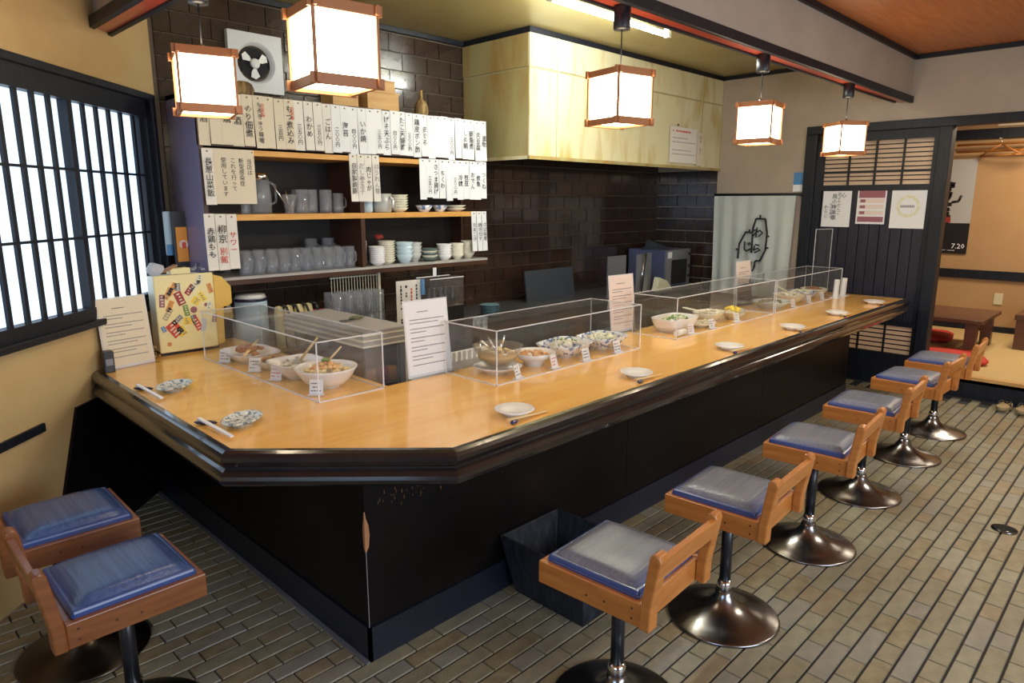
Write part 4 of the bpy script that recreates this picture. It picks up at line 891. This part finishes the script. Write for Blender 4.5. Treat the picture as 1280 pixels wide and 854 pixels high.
# extractor fan on the tiled wall
t = thing('extractor_fan', 'square white extractor fan with round opening on the tiled wall', 'fan', (1.995, YB - .008, 2.355))
b = B(); n = 32; ro = .118; v1 = []; v2 = []
def sq(a, h=.165): c_, s_ = math.cos(a), math.sin(a); k = h / max(abs(c_), abs(s_)); return (c_ * k, s_ * k)
for i in range(n):
    a = 2 * PI * i / n + PI / 4; v1.append(sq(a)); v2.append((ro * math.cos(a), ro * math.sin(a)))
F = [b.bm.verts.new((x, -.035, z)) for x, z in v1]; G = [b.bm.verts.new((x, -.035, z)) for x, z in v2]; H = [b.bm.verts.new((x * .85, .0, z * .85)) for x, z in v2]; K = [b.bm.verts.new((x, 0, z)) for x, z in v1]
for i in range(n):
    j = (i + 1) % n; b.bm.faces.new((F[i], F[j], G[j], G[i])); b.bm.faces.new((G[i], G[j], H[j], H[i])).smooth = True; b.bm.faces.new((K[i], K[j], F[j], F[i]))
b.build('housing', 'duct_white', t); B().tube((0, -.004, 0), (0, -.001, 0), .088, 32).build('dark_opening', 'dark_void', t)
for k in range(3):
    b = B(); a0 = k * 2 * PI / 3 + .5; pts = [(.02, -.15), (.05, -.38), (.082, -.30), (.088, .05), (.075, .38), (.045, .30), (.02, .2)]
    v = [b.bm.verts.new((r_ * math.cos(a0 + a), -.012 - .010 * a, r_ * math.sin(a0 + a))) for r_, a in pts]; b.bm.faces.new(v); b.build('blade', 'white_plastic', t, solid=.002)
B().lathe([(0, 0), (.03, 0), (.026, .012), (0, .016)], 20).build('hub', 'white_plastic', t); [setattr(o, 'rotation_euler', (R(90), 0, 0)) or setattr(o, 'location', (0, -.014, 0)) for o in C.objects if o.parent == t and o.name.startswith('hub')]

# ================================================================ KITCHEN BEHIND THE COUNTER
t = thing('kitchen_bench', 'stainless steel kitchen bench along the dark tiled wall', 'bench', (1.5, 3.55, 0)); box('bench_top', 'bench_steel', .10, XF - 1.51, 0, YB - 3.56, .69, .72, t); box('bench_body', 'steel_dark', .10, XF - 1.51, .03, YB - 3.56, 0.0, .69, t)
t = thing('showcase_fridge', 'low refrigerated glass showcase with a pale slatted top behind the counter', 'fridge', (1.70, 2.62, 0))
box('body', 'dark_board', 0, .25, 0, .72, .02, .62, t)
for k in range(6): box('top_layer', 'shelf_steel' if k % 2 else 'cream_enamel_side', -.01, .255, -.01, .73, .895 + k * .013, .895 + k * .013 + .011, t)
box('glass_front', 'glass', .0, .235, .0, .004, .62, .895, t); box('glass_side', 'glass', -.0, .004, .0, .72, .62, .895, t)
for x in (.228,): box('corner_post', 'cream_enamel_side', x, x + .022, -.005, .02, .02, .895, t); box('corner_post', 'grey_plastic', x - .03, x, -.004, .02, .02, .895, t)
box('back_panel', 'dark_board', .24, .25, .02, .72, .62, .895, t); box('inner_shelf', 'steel_panel', .01, .23, .02, .70, .70, .706, t)
for i, (x, y, mm) in enumerate(((.07, .06, 'orange'), (.14, .07, 'poster_red'), (.19, .06, 'orange'), (.10, .2, 'brown_stew'), (.17, .22, 'orange'), (.09, .36, 'orange'))):
    tag(B().lathe([(0, 0), (.03, 0), (.032, .05), (.026, .065), (0, .065)], 14, c=(1.70 + x, 2.62 + y, .707)).build('food_jar', mm), 'orange and red jar inside the showcase fridge, %s' % ('front left', 'front middle', 'front right', 'second row left', 'second row right', 'rear')[i], 'jar', 'jars inside the showcase')
t = thing('serving_spatula', 'dark-handled spatula lying on the showcase top', 'spatula', (1.84, 2.92, .974)); B().blob((.02, 0, .010), .03, (1.5, .45, .35), 2, .05).build('handle', 'dark_food', t, smooth=True); B().cbox((-.04, -.01, .004), (.08, .02, .004)).build('blade', 'steel', t)
# under-shelf items on the bench
t = thing('wire_rack', 'upright brass wire rack behind the tumblers', 'rack', (2.42, 3.80, .72))
for i in range(17): B().tube((-.17 + i * .021, 0, 0), (-.17 + i * .021, 0, .37), .0025, 6).build('wire', 'cream_enamel_side', t)
for z in (.005, .36): B().tube((-.18, 0, z), (.18, 0, z), .004, 6).build('rail', 'cream_enamel_side', t)
B().cbox((.18, -.01, .19), (.014, .014, .38)).build('side_post', 'cream_enamel_side', t)
g1 = dup(g0, 'glass tumbler on the bench under the shelf, front row, first from the red-lidded tub', (2.20, 3.66, .72)); g1['group'] = 'tumblers on the bench'
k = 0
for j, y in enumerate((3.66, 3.74)):
    for i in range(5):
        if j == 0 and i == 0: continue
        for zz in (0,): dup(g0, 'glass tumbler on the bench under the shelf, %s row, %s from the red-lidded tub' % (('front', 'back')[j], ORD[i]), (2.20 + i * .075, y, .72), None, 'tumblers on the bench')
for j, y in enumerate((3.66, 3.74)):
    for i in range(5): dup(g0, 'glass tumbler stacked on the %s row tumbler, %s from the red-lidded tub' % (('front', 'back')[j], ORD[i]), (2.20 + i * .075, y, .861), None, 'tumblers on the bench')
t = thing('lidded_tub', 'clear tub with a bright red lid under the shelf', 'tub', (2.09, 3.66, .72)); B().lathe([(0, 0), (.05, 0), (.055, .16), (0, .16)], 20).build('tub', 'white_plastic', t); B().lathe([(0, .16), (.06, .16), (.06, .195), (0, .195)], 20).build('lid', 'pink_plastic', t)
t = thing('white_canister', 'pale lidded canister with a dark rim under the shelf', 'canister', (1.745, 3.85, .72)); B().lathe([(0, 0), (.09, 0), (.09, .27), (0, .27)], 24).build('body', 'pale_blue', t); B().lathe([(0, .27), (.094, .27), (.094, .285), (0, .285)], 24).build('rim', 'indigo', t); B().lathe([(0, .285), (.088, .285), (.08, .305), (0, .308)], 24).build('lid', 'white_plastic', t)
for i, x in enumerate((1.83, 1.89, 1.955, 2.015)):
    t = thing('kettle', 'pale flask with black curved handle under the shelf, %s from the canister' % ORD[i], 'flask', (x, 3.68, .72), R(20), 'flasks with black handles'); B().lathe([(0, 0), (.026, 0), (.028, .20), (.02, .24), (0, .245)], 16).build('body', 'cream_enamel', t)
    B().path([(0, -.02, .25), (.015, -.045, .24), (.03, -.055, .18), (.04, -.05, .10)], .008, 6).build('handle', 'black_plastic', t)
t = thing('menu_sheet', 'tall white sheet with vertical writing hung under the shelf', 'paper', (2.585, 3.45, .60)); B().cbox((0, 0, .24), (.19, .002, .46)).build('sheet', 'paper_mid', t)
for k, x in enumerate((-.06, -.02, .02, .06)): scribble(.03, .40, 1, True, 70 + k, x, .24, -.002, .8, .5).build('lettering', 'ink_red' if k == 2 else 'ink', t)
t = thing('blue_tag', 'bright blue label beside the hanging white sheet', 'label', (2.69, 3.44, .97)); B().cbox((0, 0, .05), (.028, .004, .10)).build('tag', 'sign_blue', t)
t = thing('condiment_bin', 'clear acrylic bin of black-capped bottles behind the standing notice', 'bin', (2.43, 2.95, .72)); 
for a in ((-.12, .12, -.06, -.057), (-.12, .12, .057, .06), (-.12, -.117, -.057, .057), (.117, .12, -.057, .057)): box('panel', 'acrylic', *a, 0, .42, t)
for a in ((-.12, .12, -.062, -.058), (-.12, .12, .058, .062)): box('edge_strip', 'acrylic_edge', *a, .417, .422, t)
box('bin_floor', 'black_plastic', -.12, .12, -.06, .06, 0, .26, t)
for i in range(5):
    o = B().lathe([(0, 0), (.02, 0), (.02, .05), (.012, .07), (.013, .10), (0, .10)], 12, c=(2.43 - .085 + i * .042, 2.95 + .01 * (i % 2), .982)).build('condiment_bottle', 'black_plastic'); tag(o, 'black-capped bottle in the clear bin, %s from the blue label' % ORD[i], 'bottle', 'bottles in the clear bin')
o = B().cbox((2.36, 2.905, 1.01), (.05, .01, .04)).build('yellow_label', 'yellow'); tag(o, 'small bright yellow label in the clear bin', 'label')
t = thing('white_tag', 'white slip clipped under the lowest shelf board', 'paper', (3.0, 3.70, 1.04)); B().cbox((0, 0, .035), (.03, .002, .06)).build('slip', 'paper', t); B().cbox((.03, 0, .02), (.012, .01, .07)).build('clip', 'black_plastic', t)
stack(3.45, 3.62, .72, 6, .075, .02, 'teal_china', 'teal plate in the stack on the bench', 'teal plates on the bench', pitch=.014, cat='plate', name='stacked_plate')
for i in range(7): tag(B().lathe([(0, 0), (.05, 0), (.078, .012), (.075, .014), (.05, .004), (0, .004)], 24, c=(2.02, 2.62, .60 + i * .015)).build('stacked_plate', 'grey_china'), 'grey plate stacked behind the glass bowl, %s' % ('topmost' if i == 6 else '%s from the bottom' % ORD[i]), 'plate', 'grey plates behind the counter')
t = thing('rear_counter', 'lower steel work surface right behind the bar counter', 'bench', (1.97, 2.40, 0)); box('bench_top', 'bench_steel', 0, 3.9, 0, .42, .57, .60, t); box('bench_body', 'steel_dark', 0.0, 3.9, .02, .40, 0, .57, t)
t = thing('wooden_tub_lid', 'large round brown wooden tub lid behind the second acrylic cover', 'lid', (3.05, 2.62, .60)); B().lathe([(0, 0), (.19, 0), (.19, .05), (.18, .06), (0, .062)], 40).build('lid', 'brown_stew', t); B().cbox((0, 0, .07), (.22, .03, .02)).build('handle', 'bare_wood', t)  # flat round lid with a bar handle, not a whole tub
t = thing('white_tray', 'white plastic tray with upright dividers behind the glass bowl', 'tray', (2.42, 2.62, .60)); box('tray', 'white_plastic', -.28, .12, -.09, .09, 0, .17, t, bevel=.004)
for i in range(6): B().cbox((-.26 + i * .035, -.092, .19), (.02, .003, .05)).build('divider', 'white_plastic', t)
t = thing('cutting_board', 'large dark cutting board leaning on the tiled wall', 'board', (4.42, 3.90, .72), 0); o = B().cbox((.02, 0, .13), (.62, .02, .27), (R(-8), 0, 0)).build('board', 'dark_board', t, bevel=.004)
t = thing('metal_panel', 'grey steel splash panel standing left of the oven', 'panel', (5.02, 3.62, .72)); B().cbox((0, 0, .18), (.27, .012, .36)).build('panel', 'steel_panel', t)
t = thing('metal_panel', 'grey steel splash panel touching the oven side', 'panel', (5.42, 3.60, .72)); B().cbox((0, 0, .18), (.30, .012, .36), (0, 0, R(8))).build('panel', 'steel_panel', t)
t = thing('oven', 'steel toaster oven with a dark open window on the kitchen bench', 'oven', (5.80, 3.60, .72)); box('casing', 'blue_steel', 0, .45, .012, .44, .01, .37, t, bevel=.006); 
box('face_frame', 'steel_panel', 0, .45, -.002, .012, .27, .37, t); box('face_frame', 'steel_panel', 0, .10, -.002, .012, .01, .27, t); box('face_frame', 'steel_panel', .40, .45, -.002, .012, .01, .27, t); box('window', 'dark_void', .10, .40, .004, .012, .03, .27, t)
box('label_plate', 'white_plastic', .03, .10, -.004, -.002, .29, .35, t)
for z in (.10, .20, .32): B().tube((.425, -.02, z), (.425, -.002, z), .014, 12).build('knob', 'black_plastic', t)
t = thing('oven_hood_cover', 'dark slanted flap resting on the oven top', 'cover', (5.84, 3.85, 1.092)); B().prism([(-.05, .0), (.35, .0), (.0, .09)], -.03, .0, 'y').build('flap', 'dark_board', t)
t = thing('green_cloth', 'pale green folded cloth in front of the oven', 'cloth', (5.50, 3.36, .69)); B().prism([(-.12, 0), (.16, 0), (.05, .09), (-.08, .13)], -.03, .03, 'y').build('cloth', 'pale_salad', t); 
t.location.z = .72; t.location.y = 3.60 - .02; t.location.x = 5.66
t.location.y = 3.552
t = thing('ladle', 'long thin ladle leaning before the oven side', 'ladle', (5.33, 3.575, .72)); B().tube((0, 0, 0), (.07, 0, .37), .006, 8).build('handle', 'chrome', t); B().tube((.03, -.0, 0), (.09, 0, .36), .006, 8).build('second_handle', 'black_plastic', t)
# beside the shelf unit
t = thing('fire_notice', 'pale blue and white hanging strip left of the shelf unit', 'notice', (1.392, 4.03, 1.25)); B().cbox((0, 0, .13), (.05, .012, .24)).build('strip', 'pale_blue', t, bevel=.004); B().cbox((0, -.007, .04), (.04, .002, .06)).build('print', 'sign_blue', t)
t = thing('orange_poster', 'orange illustrated card on a black hanging holder by the shelf side', 'poster', (1.435, 3.98, 1.22)); B().cbox((0, .01, .13), (.075, .012, .30)).build('black_holder', 'black_plastic', t); B().cbox((.005, -.001, .10), (.058, .004, .19)).build('card', 'orange', t); B().tube((.012, -.004, .10), (.012, -.006, .10), .024, 16).build('print', 'paper_pink', t); B().cbox((.012, -.008, .095), (.02, .002, .035)).build('print', 'ink_red', t)

# ================================================================ FAR WALL FITTINGS
FR = (R(90), 0, R(-90))          # lettering on a wall that faces -x
t = thing('noren_curtain', 'white cloth curtain with a brush-drawn outline and black kana hung on the far wall', 'curtain', (XF - .05, 3.0, 1.62))
B().tube((0, -.45, 0), (0, .42, 0), .012, 10).build('rod', 'black_wood', t)
b = B(); nu, nv = 40, 8; g = []
for i in range(nu + 1):
    u = i / nu; col = []
    for j in range(nv + 1):
        v = j / nv; hw = .40 - .035 * v; col.append(b.bm.verts.new((.012 * math.sin(u * 34) * (.3 + v) - .012, (.40 - hw * 0) * 0 + (.405 - .81 * u) * (1 - .07 * v) + .01, -.012 - .95 * v)))
    g.append(col)
for i in range(nu):
    for j in range(nv): b.bm.faces.new((g[i][j], g[i + 1][j], g[i + 1][j + 1], g[i][j + 1])).smooth = True
cl = b.build('cloth', 'noren_cloth', t)
def nq(u, v): return (-.040, .405 - .81 * u, -.012 - .95 * v)       # u,v across and down the cloth
def P_(x, y): return nq((x + 30) / 750 * .98, (y - 30) / 940)
out = [(245, 620), (250, 480), (305, 365), (370, 370), (372, 330), (395, 240), (480, 240), (505, 370), (500, 530), (455, 630), (412, 635), (405, 700), (390, 730)]
b = B(); 
for p_, q_ in zip(out, out[1:]): b.tube(P_(*p_), P_(*q_), (.0085), 6)
for p_, q_ in (((372, 380), (372, 560)), ((372, 640), (365, 730)), ((432, 205), (432, 240)), ((340, 340), (340, 365)), ((502, 400), (525, 400)), ((500, 508), (525, 508)), ((222, 532), (248, 532)), ((365, 780), (350, 800))): b.tube(P_(*p_), P_(*q_), .0085, 6)
b.build('brush_outline', 'ink', t)
for s_, x, y, z_ in (('わ', 430, 375, .105), ('ら', 425, 525, .105), ('じ', 330, 510, .11)): lettering(s_, z_, 'ink', t, Vector(P_(x, y)) + Vector((-.012, 0, 0)), FR, bold=.03)
t = thing('control_panel', 'small blue and white notice card beside the door post', 'notice', (XF - .004, 2.62, 1.64)); B().cbox((0, 0, .12), (.006, .085, .11)).build('picture', 'sign_blue', t); B().cbox((0, 0, .035), (.006, .085, .06)).build('caption', 'paper', t)
def sheet(y0, y1, z0, z1, mm, lab, name='wall_notice'):
    t = thing(name, lab, 'poster', (XF - .002, (y0 + y1) / 2, z0), 0, 'papers on the lattice door'); w_ = y0 - y1; h_ = z1 - z0
    B().cbox((0, 0, h_ / 2), (.003, abs(w_), h_)).build('sheet', mm, t); return t, abs(w_), h_
t, w_, h_ = sheet(2.385, 2.145, 1.335, 1.675, 'paper', 'white sheet with black brush writing, first on the lattice door')
for y, s_, z_, zz in ((-.055, '心', .035, .27), (-.02, '花よりだんご', .025, .2), (.02, '鳥の神楽歌', .036, .17), (.045, 'ちどりあし', .02, .14), (.085, 'わらじ', .03, .13)): lettering(s_, z_ * 1.3, 'ink', t, (-.003, -y * -1, zz), FR, vertical=True)
t, w_, h_ = sheet(2.095, 1.865, 1.365, 1.67, 'paper', 'laminated maroon bordered sheet, middle of the lattice door')
B().cbox((-.001, 0, h_ - .05), (.003, w_ * .9, .07)).build('print', 'poster_maroon', t); B().cbox((-.001, 0, .04), (.003, w_ * .9, .045)).build('print', 'poster_maroon', t)
for k in range(3): B().cbox((-.001, 0, .095 + k * .05), (.003, w_ * .86, .035)).build('print', 'paper_pink', t)
for k in range(3): B().cbox((-.0025, w_ * .3, .095 + k * .05), (.002, w_ * .18, .025)).build('print', 'poster_maroon', t)
t, w_, h_ = sheet(1.825, 1.565, 1.335, 1.665, 'paper', 'white certificate with a pale green ring emblem, on the lattice door')
b = B(); b.bm.free(); b = B(); n = 32
a1 = [b.bm.verts.new((-.0025, .09 * math.cos(2 * PI * i / n), .18 + .09 * math.sin(2 * PI * i / n))) for i in range(n)]; a2 = [b.bm.verts.new((-.0025, .066 * math.cos(2 * PI * i / n), .18 + .066 * math.sin(2 * PI * i / n))) for i in range(n)]
for i in range(n): b.bm.faces.new((a1[i], a1[(i + 1) % n], a2[(i + 1) % n], a2[i]))
b.build('ring_emblem', 'pale_salad', t, solid=.001); k = B(); 
for i in range(9): k.box(-.003, -.0018, .05 - i * .012, .058 - i * .012, .17, .19)
k.build('lettering', 'ink_grey', t)

# ================================================================ TATAMI ROOM CONTENTS
t = thing('low_table', 'dark brown low table in the tatami room', 'table', (7.6, 1.62, .1785)); box('tabletop', 'table_brown', -.43, .42, -.42, .75, .30, .335, t, bevel=.006)
for sx, sy in ((-.34, -.33), (.34, -.33), (-.34, .66), (.34, .66)): B().cbox((sx, sy, .15), (.09, .09, .30)).build('leg', 'table_brown', t)
for sy in (-.33,): box('apron', 'table_brown', -.36, .36, sy - .02, sy + .02, .22, .30, t)
t = thing('low_table', 'dark brown table edge cut by the frame at the tatami room side', 'table', (8.1, .85, .1785)); box('tabletop', 'table_brown', -.25, .5, -.55, .22, .28, .335, t, bevel=.006)
for sx, sy in ((-.2, .16), (.4, .16), (-.2, -.45), (.4, -.45)): B().cbox((sx, sy, .14), (.09, .09, .28)).build('leg', 'table_brown', t)
def zabuton(x, y, z, rz, lab):
    t = thing('floor_cushion', lab, 'cushion', (x, y, z), rz, 'red floor cushions'); B().lathe([(0, 0), (.25, 0), (.28, .02), (.285, .035), (.25, .055), (0, .075)], 32, sq=6).build('cushion', 'red_cloth', t)
zabuton(6.98, 1.40, .1785, R(20), 'red floor cushion at the step beside the last bar stool'); zabuton(7.95, 1.85, .1785, R(10), 'red floor cushion seen under the low table')
t = thing('movie_poster', 'tall grey and black film poster on the tatami room wall', 'poster', (8.79, 1.87, 1.0)); B().cbox((0, 0, .5), (.006, .32, 1.0)).build('sheet', 'poster_grey', t); B().cbox((-.003, 0, .16), (.004, .32, .33)).build('dark_ground', 'poster_black', t)
random.seed(8); b = B()
for i in range(14): b.cbox((-.004, .10 - .04 * random.random(), .33 + i * .032), (.003, random.uniform(.04, .11), .04), (random.uniform(-.5, .5), 0, 0))
b.build('figure_print', 'poster_black', t); B().path([(-.006, .03, .55), (-.006, -.03, .56), (-.006, -.05, .62)], .012, 6).build('arm_print', 'poster_black', t); B().cbox((-.006, .10, .40), (.003, .035, .12)).build('yellow_print', 'yellow', t); B().cbox((-.006, .05, .36), (.003, .05, .06)).build('red_print', 'poster_red', t)
lettering('7.20', .075, 'paper', t, (-.0075, -.075, .075), FR); k = scribble(.26, .02, 1, seed=80, cz=.03, y=0).build('lettering', 'paper', t); k.rotation_euler = (0, 0, R(-90)); k.location = (-.007, 0, 0)
t = thing('wall_socket', 'yellowed blank socket plate on the tatami room wall', 'socket', (8.795, 1.365, .48)); B().cbox((0, 0, .055), (.012, .08, .12)).build('plate', 'outlet', t, bevel=.003)
t = thing('coat_rail', 'wooden rail with hooks high on the tatami room wall', 'rail', (8.70, .9, 2.14)); B().tube((0, -1.2, 0), (0, 1.0, 0), .012, 10).build('rail', 'hanger_wood', t); B().tube((0, -1.2, -.07), (0, 1.0, -.07), .012, 10).build('rail', 'hanger_wood', t)
for k in range(5):
    y = .60 - k * .30; h_ = thing('coat_hanger', 'orange wooden coat hanger on the rail, %s from the poster' % ORD[k], 'hanger', (8.66, .9 + y, 2.13), R(90 + (k * 37) % 40 - 20), 'coat hangers on the rail')
    B().path([(-.20, 0, -.11), (0, 0, 0), (.20, 0, -.11), (-.20, 0, -.11)], .009, 6).build('hanger_body', 'hanger_wood', h_); B().path([(0, 0, 0), (0, 0, .05), (.02, 0, .07), (.035, 0, .05)], .003, 6).build('hook', 'chrome', h_)
for i, (y, w_) in enumerate(((.95, .5), (.35, .5))):
    t = thing('high_panel', 'cream strip with faded dark marks above the coat rail, %s' % ('near the poster', 'further along')[i], 'panel', (8.785, y + .35, 2.32)); B().cbox((0, 0, .09), (.01, .55, .18)).build('panel', 'paper_cream', t); k = scribble(.4, .09, 2, seed=90 + i, cz=.09, y=0).build('lettering', 'hood_edge', t); k.rotation_euler = (0, 0, R(-90)); k.location = (-.007, 0, 0)
for i, y in enumerate((1.62, 1.45)): pass
